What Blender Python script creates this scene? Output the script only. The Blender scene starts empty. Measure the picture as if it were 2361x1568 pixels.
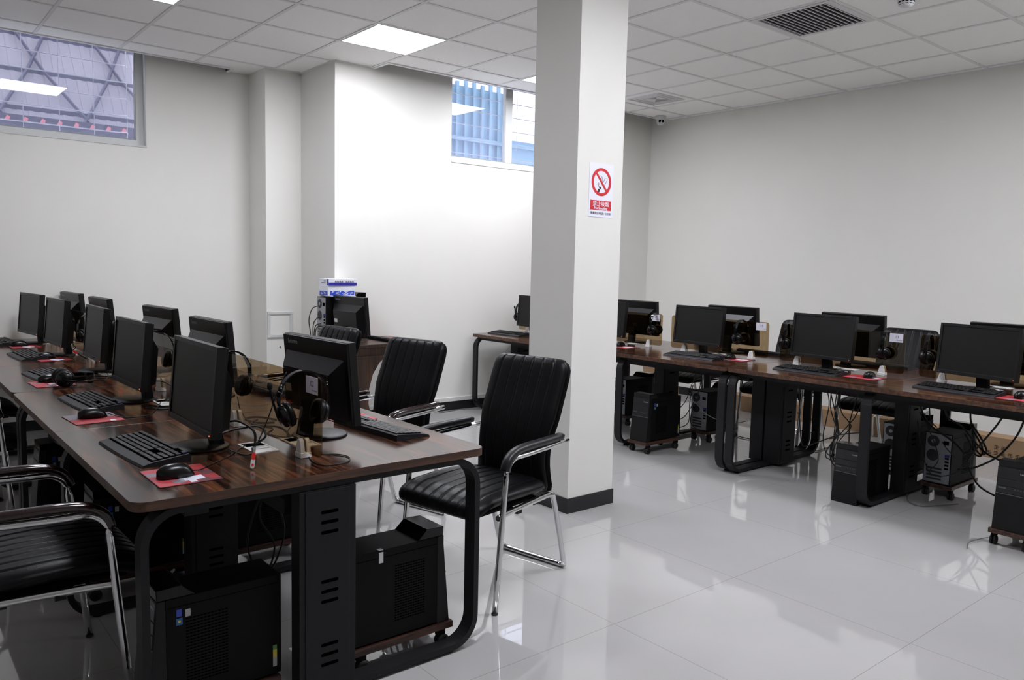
import bpy, bmesh, math, random
from mathutils import Vector, Matrix
random.seed(7)
R = math.radians
sc = bpy.context.scene
col = sc.collection

# ---------------------------------------------------------------- camera, world, exposure
CAM = Vector((-4.696, -3.284, 1.412))
cam_data = bpy.data.cameras.new('camera')
cam_data.sensor_fit = 'HORIZONTAL'
cam_data.sensor_width = 36.0
cam_data.lens = 1822.25 * 36.0 / 2361.0
cam_data.clip_start = 0.05
cam = bpy.data.objects.new('camera', cam_data)
col.objects.link(cam)
YAW, PITCH, ROLL = 0.68870, -0.09328, 0.02231
fwd = Vector((math.cos(PITCH) * math.sin(YAW), math.cos(PITCH) * math.cos(YAW), math.sin(PITCH)))
rt = fwd.cross(Vector((0, 0, 1))).normalized()
up = rt.cross(fwd)
r2 = rt * math.cos(ROLL) + up * math.sin(ROLL)
u2 = -rt * math.sin(ROLL) + up * math.cos(ROLL)
m3 = Matrix((r2, u2, -fwd)).transposed()
cam.matrix_world = Matrix.Translation(CAM) @ m3.to_4x4()
sc.camera = cam

sc.view_settings.view_transform = 'Standard'
sc.view_settings.look = 'None'
sc.view_settings.gamma = 1.0
sc.view_settings.use_curve_mapping = False
sc.view_settings.exposure = 0.04

world = bpy.data.worlds.new('sky')
sc.world = world
world.use_nodes = True
bg = world.node_tree.nodes['Background']
bg.inputs['Color'].default_value = (0.90, 0.91, 0.97, 1)
bg.inputs['Strength'].default_value = 6.0

CEIL = 3.097
LAMP = 38.0          # radiance of the ceiling panels

# ---------------------------------------------------------------- materials
MATS = {}
def s2l(c):
    return tuple(((v / 255.0) / 12.92 if v / 255.0 <= 0.04045 else ((v / 255.0 + 0.055) / 1.055) ** 2.4) for v in c)
def mat(name, rgb, rough=0.5, metal=0.0, spec=0.5, coat=0.0, noise=None, bump=None, emit=None):
    """rgb in 0..255 sRGB; noise=(scale, amount); bump=(scale, strength)"""
    m = bpy.data.materials.new(name); m.use_nodes = True
    nt = m.node_tree; b = nt.nodes['Principled BSDF']
    c = (*s2l(rgb), 1)
    b.inputs['Base Color'].default_value = c
    b.inputs['Roughness'].default_value = rough
    b.inputs['Metallic'].default_value = metal
    b.inputs['Specular IOR Level'].default_value = spec
    b.inputs['Coat Weight'].default_value = coat
    b.inputs['Coat Roughness'].default_value = 0.08
    if emit:
        b.inputs['Emission Color'].default_value = (*s2l(emit[0]), 1)
        b.inputs['Emission Strength'].default_value = emit[1]
    tc = None
    if noise or bump:
        tc = nt.nodes.new('ShaderNodeTexCoord')
    if noise:
        n = nt.nodes.new('ShaderNodeTexNoise'); n.inputs['Scale'].default_value = noise[0]
        n.inputs['Detail'].default_value = 5
        nt.links.new(tc.outputs['Object'], n.inputs['Vector'])
        mx = nt.nodes.new('ShaderNodeMix'); mx.data_type = 'RGBA'
        a = noise[1]
        mx.inputs[6].default_value = (*[v * (1 - a) for v in c[:3]], 1)
        mx.inputs[7].default_value = (*[min(1, v * (1 + a)) for v in c[:3]], 1)
        nt.links.new(n.outputs['Fac'], mx.inputs[0])
        nt.links.new(mx.outputs[2], b.inputs['Base Color'])
    if bump:
        n = nt.nodes.new('ShaderNodeTexNoise'); n.inputs['Scale'].default_value = bump[0]
        n.inputs['Detail'].default_value = 3
        nt.links.new(tc.outputs['Object'], n.inputs['Vector'])
        bp = nt.nodes.new('ShaderNodeBump'); bp.inputs['Strength'].default_value = bump[1]
        bp.inputs['Distance'].default_value = 0.002
        nt.links.new(n.outputs['Fac'], bp.inputs['Height'])
        nt.links.new(bp.outputs['Normal'], b.inputs['Normal'])
    MATS[name] = m
    return m

mat('wall_paint', (229, 227, 221), 0.75, noise=(3.0, 0.02), bump=(60, 0.15))
mat('ceiling_tile', (248, 247, 245), 0.9, noise=(140, 0.06), bump=(220, 0.5))
mat('ceiling_bar', (226, 226, 225), 0.55)
mat('gap_dark', (60, 58, 56), 0.9)
mat('black_skirting', (26, 26, 28), 0.35, noise=(20, 0.2))
mat('black_steel', (25, 25, 27), 0.5, spec=0.25, bump=(900, 0.25))
mat('black_plastic', (12, 12, 13), 0.6, spec=0.15, bump=(700, 0.2))
mat('black_gloss', (6, 6, 7), 0.14, spec=0.35)
mat('bezel_plastic', (16, 16, 17), 0.4, spec=0.3, bump=(800, 0.15))
mat('screen', (7, 7, 7), 0.45, spec=0.33)
mat('shell_plastic', (12, 12, 13), 0.34, spec=0.3, bump=(700, 0.15))
mat('bay_plastic', (34, 34, 36), 0.3, spec=0.45)
mat('key_plastic', (24, 24, 27), 0.5, spec=0.35)
mat('leather', (6, 6, 8), 0.38, bump=(150, 0.25), spec=0.22)
mat('black_cloth', (7, 7, 7), 0.85, spec=0.2)
mat('chrome', (214, 214, 216), 0.09, metal=1.0)
mat('maroon_lacquer', (30, 10, 10), 0.12, coat=0.5)
mat('arm_pad_black', (20, 20, 23), 0.38)
mat('white_plastic', (226, 226, 224), 0.4)
mat('frame_white', (206, 207, 205), 0.5, noise=(8, 0.08))
mat('card_white', (222, 220, 232), 0.5)
mat('print_grey', (120, 118, 135), 0.6)
mat('print_dark', (60, 58, 75), 0.6)
mat('logo_grey', (150, 150, 156), 0.4, metal=0.3)
mat('logo_dim', (78, 78, 82), 0.4)
mat('logo_bright', (205, 205, 215), 0.3, metal=0.4)
mat('led_orange', (255, 110, 60), 0.4, emit=((255, 90, 40), 6))
mat('led_red', (255, 40, 40), 0.4, emit=((255, 30, 40), 5))
mat('pad_red', (150, 14, 24), 0.6)
mat('pad_pink', (178, 58, 68), 0.6)
mat('pad_dark', (82, 34, 44), 0.6)
mat('pad_grey', (120, 112, 122), 0.6)
mat('pad_white', (214, 216, 228), 0.6)
mat('pad_base', (16, 15, 17), 0.7)
mat('rear_steel', (150, 152, 158), 0.35, metal=0.7, noise=(30, 0.15))
mat('rear_dark', (46, 47, 50), 0.5, metal=0.3)
mat('hole_black', (2, 2, 2), 1.0, spec=0.0)
mat('vga_blue', (36, 44, 150), 0.4)
mat('rubber', (12, 12, 12), 0.6)
mat('cable_black', (13, 13, 14), 0.5)
mat('cable_grey', (110, 110, 112), 0.5)
mat('cable_white', (205, 205, 205), 0.5)
mat('cardboard', (150, 122, 92), 0.85, noise=(14, 0.06))
mat('cardboard_dark', (70, 55, 42), 0.9)
mat('sign_white', (232, 232, 244), 0.45)
mat('sign_red', (204, 24, 36), 0.45)
mat('sign_black', (22, 22, 34), 0.5)
mat('box_white', (228, 230, 238), 0.5)
mat('box_blue', (38, 74, 196), 0.45)
mat('box_navy', (40, 36, 150), 0.45)
mat('paper', (224, 226, 234), 0.6)
mat('sticker_blue', (44, 68, 178), 0.4)
mat('key_blue', (38, 42, 84), 0.5)
mat('mouse_plastic', (9, 9, 10), 0.27, spec=0.35)
mat('sticker_teal', (40, 96, 150), 0.4)
mat('sticker_yellow', (206, 190, 70), 0.4)
mat('sticker_green', (90, 140, 60), 0.4)
mat('sticker_grey', (170, 168, 170), 0.4)
mat('tag_red', (232, 52, 48), 0.35)
mat('dome_white', (205, 205, 205), 0.3)
mat('vent_grey', (214, 213, 213), 0.5)
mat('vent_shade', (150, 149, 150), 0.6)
mat('dark_duct', (12, 12, 13), 0.9)
mat('outside_sheet', (124, 119, 127), 0.7, noise=(2.0, 0.2))
mat('outside_pale', (112, 146, 166), 0.7, noise=(1.5, 0.25))
mat('outside_beam', (58, 56, 74), 0.7)
mat('outside_red', (196, 110, 118), 0.6)
mat('bar_metal', (200, 200, 205), 0.4, metal=0.4)
mat('seal_grey', (150, 152, 150), 0.5)
mat('lamp', (255, 255, 255), 0.5, emit=((244, 246, 255), LAMP))
mat('trunking', (215, 214, 210), 0.5)
mat('dirt', (120, 116, 106), 0.9, noise=(30, 0.3))

def wood(name, dark, mid, light, rough, axis='Y', scale=1.0):
    m = bpy.data.materials.new(name); m.use_nodes = True
    nt = m.node_tree; b = nt.nodes['Principled BSDF']
    tc = nt.nodes.new('ShaderNodeTexCoord'); mp = nt.nodes.new('ShaderNodeMapping')
    s = {'Y': (22, 1.2, 22), 'X': (1.2, 22, 22), 'Z': (22, 22, 1.2)}[axis]
    mp.inputs['Scale'].default_value = tuple(v * scale for v in s)
    nt.links.new(tc.outputs['Object'], mp.inputs['Vector'])
    n = nt.nodes.new('ShaderNodeTexNoise'); n.inputs['Scale'].default_value = 1.5
    n.inputs['Detail'].default_value = 8; n.inputs['Distortion'].default_value = 0.9
    nt.links.new(mp.outputs['Vector'], n.inputs['Vector'])
    n2 = nt.nodes.new('ShaderNodeTexNoise'); n2.inputs['Scale'].default_value = 6.0
    n2.inputs['Detail'].default_value = 4
    nt.links.new(mp.outputs['Vector'], n2.inputs['Vector'])
    cr = nt.nodes.new('ShaderNodeValToRGB')
    cr.color_ramp.elements[0].position = 0.36; cr.color_ramp.elements[0].color = (*s2l(dark), 1)
    cr.color_ramp.elements[1].position = 0.66; cr.color_ramp.elements[1].color = (*s2l(light), 1)
    e = cr.color_ramp.elements.new(0.5); e.color = (*s2l(mid), 1)
    mx = nt.nodes.new('ShaderNodeMath'); mx.operation = 'MULTIPLY_ADD'
    mx.inputs[1].default_value = 0.5; mx.inputs[2].default_value = -0.25
    nt.links.new(n2.outputs['Fac'], mx.inputs[0])
    ad = nt.nodes.new('ShaderNodeMath'); ad.operation = 'ADD'
    nt.links.new(n.outputs['Fac'], ad.inputs[0]); nt.links.new(mx.outputs[0], ad.inputs[1])
    nt.links.new(ad.outputs[0], cr.inputs['Fac'])
    nt.links.new(cr.outputs['Color'], b.inputs['Base Color'])
    b.inputs['Roughness'].default_value = rough
    b.inputs['Specular IOR Level'].default_value = 0.55
    MATS[name] = m
wood('desk_wood', (18, 10, 8), (56, 31, 20), (104, 62, 38), 0.16)
wood('desk_edge', (54, 33, 21), (74, 47, 31), (96, 64, 43), 0.45, 'X', 0.8)
wood('teacher_wood', (42, 28, 19), (60, 41, 28), (80, 56, 39), 0.35, 'Z', 0.8)
wood('trolley_wood', (26, 14, 10), (58, 33, 23), (86, 52, 37), 0.4, 'X', 1.6)

def floor_material():
    m = bpy.data.materials.new('floor_tile'); m.use_nodes = True
    nt = m.node_tree; b = nt.nodes['Principled BSDF']
    tc = nt.nodes.new('ShaderNodeTexCoord'); sp = nt.nodes.new('ShaderNodeSeparateXYZ')
    nt.links.new(tc.outputs['Object'], sp.inputs[0])
    def joint(out, off):
        a = nt.nodes.new('ShaderNodeMath'); a.operation = 'ADD'; a.inputs[1].default_value = 80.0 - off
        nt.links.new(out, a.inputs[0])
        d = nt.nodes.new('ShaderNodeMath'); d.operation = 'MODULO'; d.inputs[1].default_value = 0.8
        nt.links.new(a.outputs[0], d.inputs[0])
        s = nt.nodes.new('ShaderNodeMath'); s.operation = 'SUBTRACT'; s.inputs[1].default_value = 0.4
        nt.links.new(d.outputs[0], s.inputs[0])
        ab = nt.nodes.new('ShaderNodeMath'); ab.operation = 'ABSOLUTE'
        nt.links.new(s.outputs[0], ab.inputs[0])
        g = nt.nodes.new('ShaderNodeMath'); g.operation = 'GREATER_THAN'; g.inputs[1].default_value = 0.4 - 0.0011
        nt.links.new(ab.outputs[0], g.inputs[0])
        return g
    gx = joint(sp.outputs['X'], -2.434); gy = joint(sp.outputs['Y'], -1.217)
    mxm = nt.nodes.new('ShaderNodeMath'); mxm.operation = 'MAXIMUM'
    nt.links.new(gx.outputs[0], mxm.inputs[0]); nt.links.new(gy.outputs[0], mxm.inputs[1])
    n = nt.nodes.new('ShaderNodeTexNoise'); n.inputs['Scale'].default_value = 2.2; n.inputs['Detail'].default_value = 8
    nt.links.new(tc.outputs['Object'], n.inputs['Vector'])
    base = nt.nodes.new('ShaderNodeMix'); base.data_type = 'RGBA'
    base.inputs[6].default_value = (*s2l((176, 174, 172)), 1); base.inputs[7].default_value = (*s2l((184, 182, 181)), 1)
    nt.links.new(n.outputs['Fac'], base.inputs[0])
    mx = nt.nodes.new('ShaderNodeMix'); mx.data_type = 'RGBA'
    mx.inputs[7].default_value = (*s2l((142, 138, 133)), 1)
    nt.links.new(mxm.outputs[0], mx.inputs[0]); nt.links.new(base.outputs[2], mx.inputs[6])
    nt.links.new(mx.outputs[2], b.inputs['Base Color'])
    b.inputs['Roughness'].default_value = 0.02
    b.inputs['IOR'].default_value = 1.8
    b.inputs['Specular IOR Level'].default_value = 0.6
    MATS['floor_tile'] = m
floor_material()

def glass_material(name, tint, gloss=0.06):
    m = bpy.data.materials.new(name); m.use_nodes = True
    nt = m.node_tree; nt.nodes.remove(nt.nodes['Principled BSDF'])
    out = nt.nodes['Material Output']
    t = nt.nodes.new('ShaderNodeBsdfTransparent'); t.inputs['Color'].default_value = (*tint, 1)
    g = nt.nodes.new('ShaderNodeBsdfGlossy'); g.inputs['Roughness'].default_value = 0.02
    f = nt.nodes.new('ShaderNodeFresnel'); f.inputs['IOR'].default_value = 1.45
    mx = nt.nodes.new('ShaderNodeMixShader')
    gm = nt.nodes.new('ShaderNodeNewGeometry'); ff = nt.nodes.new('ShaderNodeMath'); ff.operation = 'SUBTRACT'
    ff.inputs[0].default_value = 1.0; nt.links.new(gm.outputs['Backfacing'], ff.inputs[1])
    fm = nt.nodes.new('ShaderNodeMath'); fm.operation = 'MULTIPLY'      # reflect once, on the entering face
    nt.links.new(ff.outputs[0], fm.inputs[0]); nt.links.new(f.outputs[0], fm.inputs[1])
    nt.links.new(fm.outputs[0], mx.inputs[0]); nt.links.new(t.outputs[0], mx.inputs[1]); nt.links.new(g.outputs[0], mx.inputs[2])
    nt.links.new(mx.outputs[0], out.inputs['Surface'])
    MATS[name] = m
glass_material('bronze_glass', (0.66, 0.56, 0.43))
glass_material('window_glass', (0.86, 0.88, 0.93))
glass_material('smoked_clear', (0.5, 0.5, 0.5))

def mesh_material():
    m = bpy.data.materials.new('insect_mesh'); m.use_nodes = True
    nt = m.node_tree; b = nt.nodes['Principled BSDF']
    b.inputs['Base Color'].default_value = (*s2l((190, 190, 205)), 1)
    b.inputs['Alpha'].default_value = 0.30
    MATS['insect_mesh'] = m
mesh_material()

# ---------------------------------------------------------------- mesh builder
class MB:
    def __init__(self, *mats):
        self.bm = bmesh.new(); self.mats = list(mats) or ['black_plastic']; self.mi = 0; self.M = Matrix.Identity(4)
    def m(self, name):
        if name not in self.mats: self.mats.append(name)
        self.mi = self.mats.index(name); return self
    def at(self, M): self.M = M; return self
    def v(self, p): return self.bm.verts.new(self.M @ Vector(p))
    def f(self, vs, smooth=False):
        try: fc = self.bm.faces.new(vs)
        except ValueError: return None
        fc.material_index = self.mi; fc.smooth = smooth; return fc
    def box(self, x0, x1, y0, y1, z0, z1, bevel=0.0, seg=2):
        b = bmesh.new()
        vs = [b.verts.new((x, y, z)) for x in (x0, x1) for y in (y0, y1) for z in (z0, z1)]
        for q in ((0, 1, 3, 2), (4, 6, 7, 5), (0, 4, 5, 1), (2, 3, 7, 6), (0, 2, 6, 4), (1, 5, 7, 3)):
            b.faces.new([vs[i] for i in q])
        if bevel > 0:
            bevel = min(bevel, 0.48 * min(abs(x1 - x0), abs(y1 - y0), abs(z1 - z0)))
            bmesh.ops.bevel(b, geom=list(b.edges), offset=bevel, segments=seg, affect='EDGES', profile=0.5)
        self.merge(b); return self
    def merge(self, b, smooth=False):
        b.verts.index_update(); mp = {}
        for v in b.verts: mp[v.index] = self.v(v.co)
        for fc in b.faces: self.f([mp[v.index] for v in fc.verts], smooth or fc.smooth)
        b.free()
    def prism(self, poly, a0, a1, axis='z', bevel=0.0):
        """poly 2D list; axis z: (x,y); axis y: (x,z); axis x: (y,z)"""
        def p3(p, a):
            return {'z': (p[0], p[1], a), 'y': (p[0], a, p[1]), 'x': (a, p[0], p[1])}[axis]
        b = bmesh.new()
        A = [b.verts.new(p3(p, a0)) for p in poly]; B = [b.verts.new(p3(p, a1)) for p in poly]
        n = len(poly)
        b.faces.new(A[::-1]); b.faces.new(B)
        for i in range(n): b.faces.new((A[i], A[(i + 1) % n], B[(i + 1) % n], B[i]))
        bmesh.ops.recalc_face_normals(b, faces=b.faces)
        if bevel: bmesh.ops.bevel(b, geom=list(b.edges), offset=bevel, segments=2, affect='EDGES', profile=0.5)
        self.merge(b); return self
    def sweep(self, path, prof, closed=False, upv=(0, 0, 1), smooth=True, cap=True):
        P = [Vector(p) for p in path]; n = len(P); rings = []
        prevN = None
        for i in range(n):
            if closed: t = (P[(i + 1) % n] - P[i - 1]).normalized()
            elif i == 0: t = (P[1] - P[0]).normalized()
            elif i == n - 1: t = (P[-1] - P[-2]).normalized()
            else: t = ((P[i + 1] - P[i]).normalized() + (P[i] - P[i - 1]).normalized()).normalized()
            if prevN is None:
                u = Vector(upv)
                if abs(u.dot(t)) > 0.95: u = Vector((1, 0, 0)) if abs(t.x) < 0.9 else Vector((0, 1, 0))
                N = (u - t * u.dot(t)).normalized()
            else:
                N = (prevN - t * prevN.dot(t)).normalized()
            prevN = N; B = t.cross(N)
            rings.append([self.v(P[i] + N * a + B * b) for a, b in prof])
        k = len(prof)
        for i in range(n if closed else n - 1):
            A, Bq = rings[i], rings[(i + 1) % n]
            for j in range(k): self.f((A[j], A[(j + 1) % k], Bq[(j + 1) % k], Bq[j]), smooth)
        if cap and not closed:
            self.f(rings[0][::-1]); self.f(rings[-1])
        return self
    def tube(self, path, r, seg=10, closed=False, upv=(0, 0, 1)):
        prof = [(r * math.cos(2 * math.pi * i / seg), r * math.sin(2 * math.pi * i / seg)) for i in range(seg)]
        return self.sweep(path, prof, closed, upv)
    def lathe(self, prof, c=(0, 0, 0), seg=28, axis='z', smooth=True):
        rings = []
        for r, h in prof:
            ring = []
            for i in range(seg):
                a = 2 * math.pi * i / seg; x, y = r * math.cos(a), r * math.sin(a)
                p = {'z': (x, y, h), 'x': (h, x, y), 'y': (x, h, y)}[axis]
                ring.append(self.v((p[0] + c[0], p[1] + c[1], p[2] + c[2])))
            rings.append(ring)
        for i in range(len(rings) - 1):
            for j in range(seg): self.f((rings[i][j], rings[i][(j + 1) % seg], rings[i + 1][(j + 1) % seg], rings[i + 1][j]), smooth)
        self.f(rings[0][::-1]); self.f(rings[-1]); return self
    def cushion(self, line, width, thick, pleats=6, corner=0.12, groove=0.006, taper=None, N=110):
        """line: list of (x,z) centre points; surface swells towards +normal; pleats run along the line"""
        P = [Vector((x, 0, z)) for x, z in line]; n = len(P)
        L = [0.0]
        for i in range(1, n): L.append(L[-1] + (P[i] - P[i - 1]).length)
        tot = L[-1]; rings = []
        gp = [(-1 + 2 * (k + 1) / (pleats + 1)) for k in range(pleats)]
        for i in range(n):
            t = (P[min(i + 1, n - 1)] - P[max(i - 1, 0)]).normalized()
            nn = Vector((-t.z, 0, t.x))
            s = L[i]; e = min(s, tot - s)
            W = width / 2 * (taper(s / tot) if taper else 1.0)
            if e < corner: W -= corner * 0.75 * (1 - math.sqrt(max(0, 1 - (1 - e / corner) ** 2)))
            te = 0.035
            T = thick / 2 * (math.sqrt(max(0.02, 1 - (1 - min(e / te, 1)) ** 2)))
            ring = []
            for j in range(N + 1):
                v = -1 + 2 * j / N
                d = T * (1 - abs(v) ** 6) ** 0.5
                g = sum(math.exp(-((v - q) * W / 0.0045) ** 2) for q in gp)
                ring.append(self.v(P[i] + Vector((0, v * W, 0)) + nn * (d - groove * g * min(1, e / 0.03))))
            M2 = 12
            for j in range(1, M2):
                v = 1 - 2 * j / M2
                d = -T * (1 - abs(v) ** 6) ** 0.5
                ring.append(self.v(P[i] + Vector((0, v * W, 0)) + nn * d))
            rings.append(ring)
        k = len(rings[0])
        for i in range(n - 1):
            for j in range(k): self.f((rings[i][j], rings[i][(j + 1) % k], rings[i + 1][(j + 1) % k], rings[i + 1][j]), True)
        self.f(rings[0][::-1], True); self.f(rings[-1], True)
        return self
    def build(self, name, parent=None, loc=None, rot=None):
        bmesh.ops.recalc_face_normals(self.bm, faces=self.bm.faces)
        me = bpy.data.meshes.new(name); self.bm.to_mesh(me); self.bm.free()
        for n in self.mats: me.materials.append(MATS[n])
        o = bpy.data.objects.new(name, me); col.objects.link(o)
        if parent: o.parent = parent
        if loc: o.location = loc
        if rot: o.rotation_euler = rot
        return o

def tag(o, label=None, cat=None, group=None, kind=None):
    if label: o['label'] = label
    if cat: o['category'] = cat
    if group: o['group'] = group
    if kind: o['kind'] = kind
    return o
def thing(name, label, cat, loc=(0, 0, 0), rz=0.0, group=None):
    o = bpy.data.objects.new(name, None); o.empty_display_size = 0.05; col.objects.link(o)
    o.location = loc; o.rotation_euler = (0, 0, rz)
    return tag(o, label, cat, group)
def struct(mb, name): return tag(mb.build(name), kind='structure')
def dup(root, loc, rz, label, group=None, scale=None):
    r = root.copy(); col.objects.link(r); r.location = loc; r.rotation_euler = (0, 0, rz)
    r['label'] = label
    if group: r['group'] = group
    if scale: r.scale = scale
    for ch in list(root.children):
        c = ch.copy(); col.objects.link(c); c.parent = r
        for g in list(ch.children):
            d = g.copy(); col.objects.link(d); d.parent = c
    return r
def arc(cx, cy, r, a0, a1, n=8):
    return [(cx + r * math.cos(R(a0 + (a1 - a0) * i / n)), cy + r * math.sin(R(a0 + (a1 - a0) * i / n))) for i in range(n + 1)]
def rrect(x0, x1, y0, y1, r, n=6):
    return (arc(x1 - r, y0 + r, r, -90, 0, n) + arc(x1 - r, y1 - r, r, 0, 90, n) +
            arc(x0 + r, y1 - r, r, 90, 180, n) + arc(x0 + r, y0 + r, r, 180, 270, n))
def smooth_path(pts, n=6):
    P = [Vector(p) for p in pts]; out = []
    for i in range(len(P) - 1):
        p0 = P[max(i - 1, 0)]; p1 = P[i]; p2 = P[i + 1]; p3 = P[min(i + 2, len(P) - 1)]
        for k in range(n):
            t = k / n
            out.append(0.5 * ((2 * p1) + (-p0 + p2) * t + (2 * p0 - 5 * p1 + 4 * p2 - p3) * t * t + (-p0 + 3 * p1 - 3 * p2 + p3) * t ** 3))
    out.append(P[-1]); return out
def text(name, body, size, material, parent, loc, rot, extrude=0.0006, align='CENTER', bold=0.0, sx=1.0):
    cu = bpy.data.curves.new(name, 'FONT'); cu.body = body; cu.size = size; cu.extrude = extrude
    cu.align_x = align; cu.align_y = 'CENTER'; cu.offset = bold; cu.resolution_u = 3
    t = bpy.data.objects.new(name + '_src', cu); col.objects.link(t)
    bpy.context.view_layer.update()
    dg = bpy.context.evaluated_depsgraph_get()
    me = bpy.data.meshes.new_from_object(t.evaluated_get(dg))
    bpy.data.objects.remove(t); bpy.data.curves.remove(cu)
    me.name = name; me.materials.clear(); me.materials.append(MATS[material])
    o = bpy.data.objects.new(name, me); col.objects.link(o)
    if parent: o.parent = parent
    o.location = loc; o.rotation_euler = rot; o.scale = (sx, 1, 1)
    return o

# ---------------------------------------------------------------- room shell
WY = 2.967           # bright window wall
WX = 2.49            # right wall
LY = 4.03            # wall with the left window, set further back
X0, Y0 = -8.2, -8.0  # unseen sides of the room
HI = 3.55            # top of the window recesses
b = MB('floor_tile'); b.box(X0 - .2, WX + .3, Y0 - .2, LY + .3, -0.1, 0); struct(b, 'floor')
b = MB('wall_paint'); b.box(WX, WX + .2, Y0 - .2, WY + .3, 0, HI); struct(b, 'wall_right')
b = MB('wall_paint'); b.box(X0 - .2, X0, Y0 - .2, LY + .3, 0, HI); struct(b, 'wall_left')
b = MB('wall_paint'); b.box(X0, WX, Y0 - .2, Y0, 0, HI); struct(b, 'wall_front')
# window wall: main face at WY with the right window hole, pilasters, recessed left part with its window hole
W2 = (-.345, 1.12, 2.39, 3.34)
W1 = (-4.70, -2.765, 2.36, 3.42)
TH = .22
b = MB('wall_paint')
b.box(-1.545, W2[0], WY, WY + TH, 0, HI)
b.box(W2[1], WX, WY, WY + TH, 0, HI)
b.box(W2[0], W2[1], WY, WY + TH, 0, W2[2])
b.box(W2[0], W2[1], WY, WY + TH, W2[3], HI)
b.box(-1.545, -1.545 + TH, WY + TH, 3.64, 0, HI)          # side face of the step
b.box(-1.878, -1.545, 3.64, 3.64 + TH, 0, HI)             # pilaster front
b.box(-1.878, -1.878 + TH, 3.64 + TH, LY, 0, HI)          # pilaster side
b.box(W1[1], -1.6, LY, LY + TH, 0, HI)
b.box(X0, W1[0], LY, LY + TH, 0, HI)
b.box(W1[0], W1[1], LY, LY + TH, 0, W1[2])
b.box(W1[0], W1[1], LY, LY + TH, W1[3], HI)
struct(b, 'wall_back')

# suspended ceiling: tiles 0.6 m, recesses left open in front of the windows
RY, LRY = 2.735, 3.90
b = MB('ceiling_tile')
def slab(x0, x1, y0, y1): b.box(x0, x1, y0, y1, CEIL + .006, CEIL + .05)
slab(X0, WX, Y0, RY); slab(X0, -1.165, RY, WY); slab(X0, -1.545, WY, 3.64)
slab(X0, -1.878, 3.64, LRY); slab(-2.085, -1.878, LRY, LY)
b.box(X0, WX, Y0, LY, HI, HI + .1)
struct(b, 'ceiling')
b = MB('ceiling_bar')
hb = .012
def clipx(y):   # x range of the ceiling for a bar running along X at y
    if y < RY: return (X0, WX)
    if y < WY: return (X0, -1.165)
    if y < 3.64: return (X0, -1.545)
    if y < LRY: return (X0, -1.878)
    return (-2.085, -1.878)
j = -13
while j * .6 < LY:
    y = j * .6; x0, x1 = clipx(y); b.box(x0, x1, y - hb, y + hb, CEIL, CEIL + .02); j += 1
for i in range(-13, 5):
    x = i * .6
    y1 = RY if x > -1.165 else (WY if x > -1.545 else (3.64 if x > -1.878 else (LY if x > -2.085 else LRY)))
    b.box(x - hb, x + hb, Y0, y1, CEIL + .0005, CEIL + .0205)
struct(b, 'trim_1')
b = MB('ceiling_bar')      # edge trims of the ceiling and of the two recesses
t = .028
b.box(-1.165 - t, WX, RY - t, RY, CEIL - .004, CEIL + .055); b.box(-1.165 - t, -1.165, RY, WY, CEIL - .004, CEIL + .055)
b.box(X0, -2.085, LRY - t, LRY, CEIL - .004, CEIL + .055); b.box(-2.085, -2.085 + t, LRY, LY, CEIL - .004, CEIL + .055)
b.box(WX - .02, WX, Y0, RY, CEIL - .003, CEIL + .01)
b.box(-1.545, -1.19, WY - .018, WY, CEIL - .003, CEIL + .01)
b.box(-1.563, -1.545, WY, 3.64, CEIL - .003, CEIL + .01)
b.box(-1.878, -1.545, 3.622, 3.64, CEIL - .003, CEIL + .01)
struct(b, 'trim_2')

# skirting and trunking
b = MB('black_skirting')
b.box(-1.545, WX, WY - .012, WY, 0, .085); b.box(-1.557, -1.545, WY - .012, 3.64, 0, .085)
b.box(-1.878, -1.545, 3.628, 3.64, 0, .085); b.box(-1.89, -1.878, 3.628, LY, 0, .085)
b.box(X0, -1.878, LY - .012, LY, 0, .085)
struct(b, 'baseboard_back')
b = MB('black_skirting'); b.box(WX - .012, WX, Y0, WY, 0, .085); struct(b, 'baseboard_right')
b = MB('trunking'); b.box(-1.3, WX - .02, WY - .022, WY, .088, .128, .003); struct(b, 'trim_3')

# free-standing square column with black base
b = MB('wall_paint'); b.box(-1.614, -1.249, -.074, .297, 0, CEIL + .03); struct(b, 'wall_column')
b = MB('black_skirting'); b.box(-1.622, -1.241, -.082, .305, 0, .088, .001); struct(b, 'baseboard_column')

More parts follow.
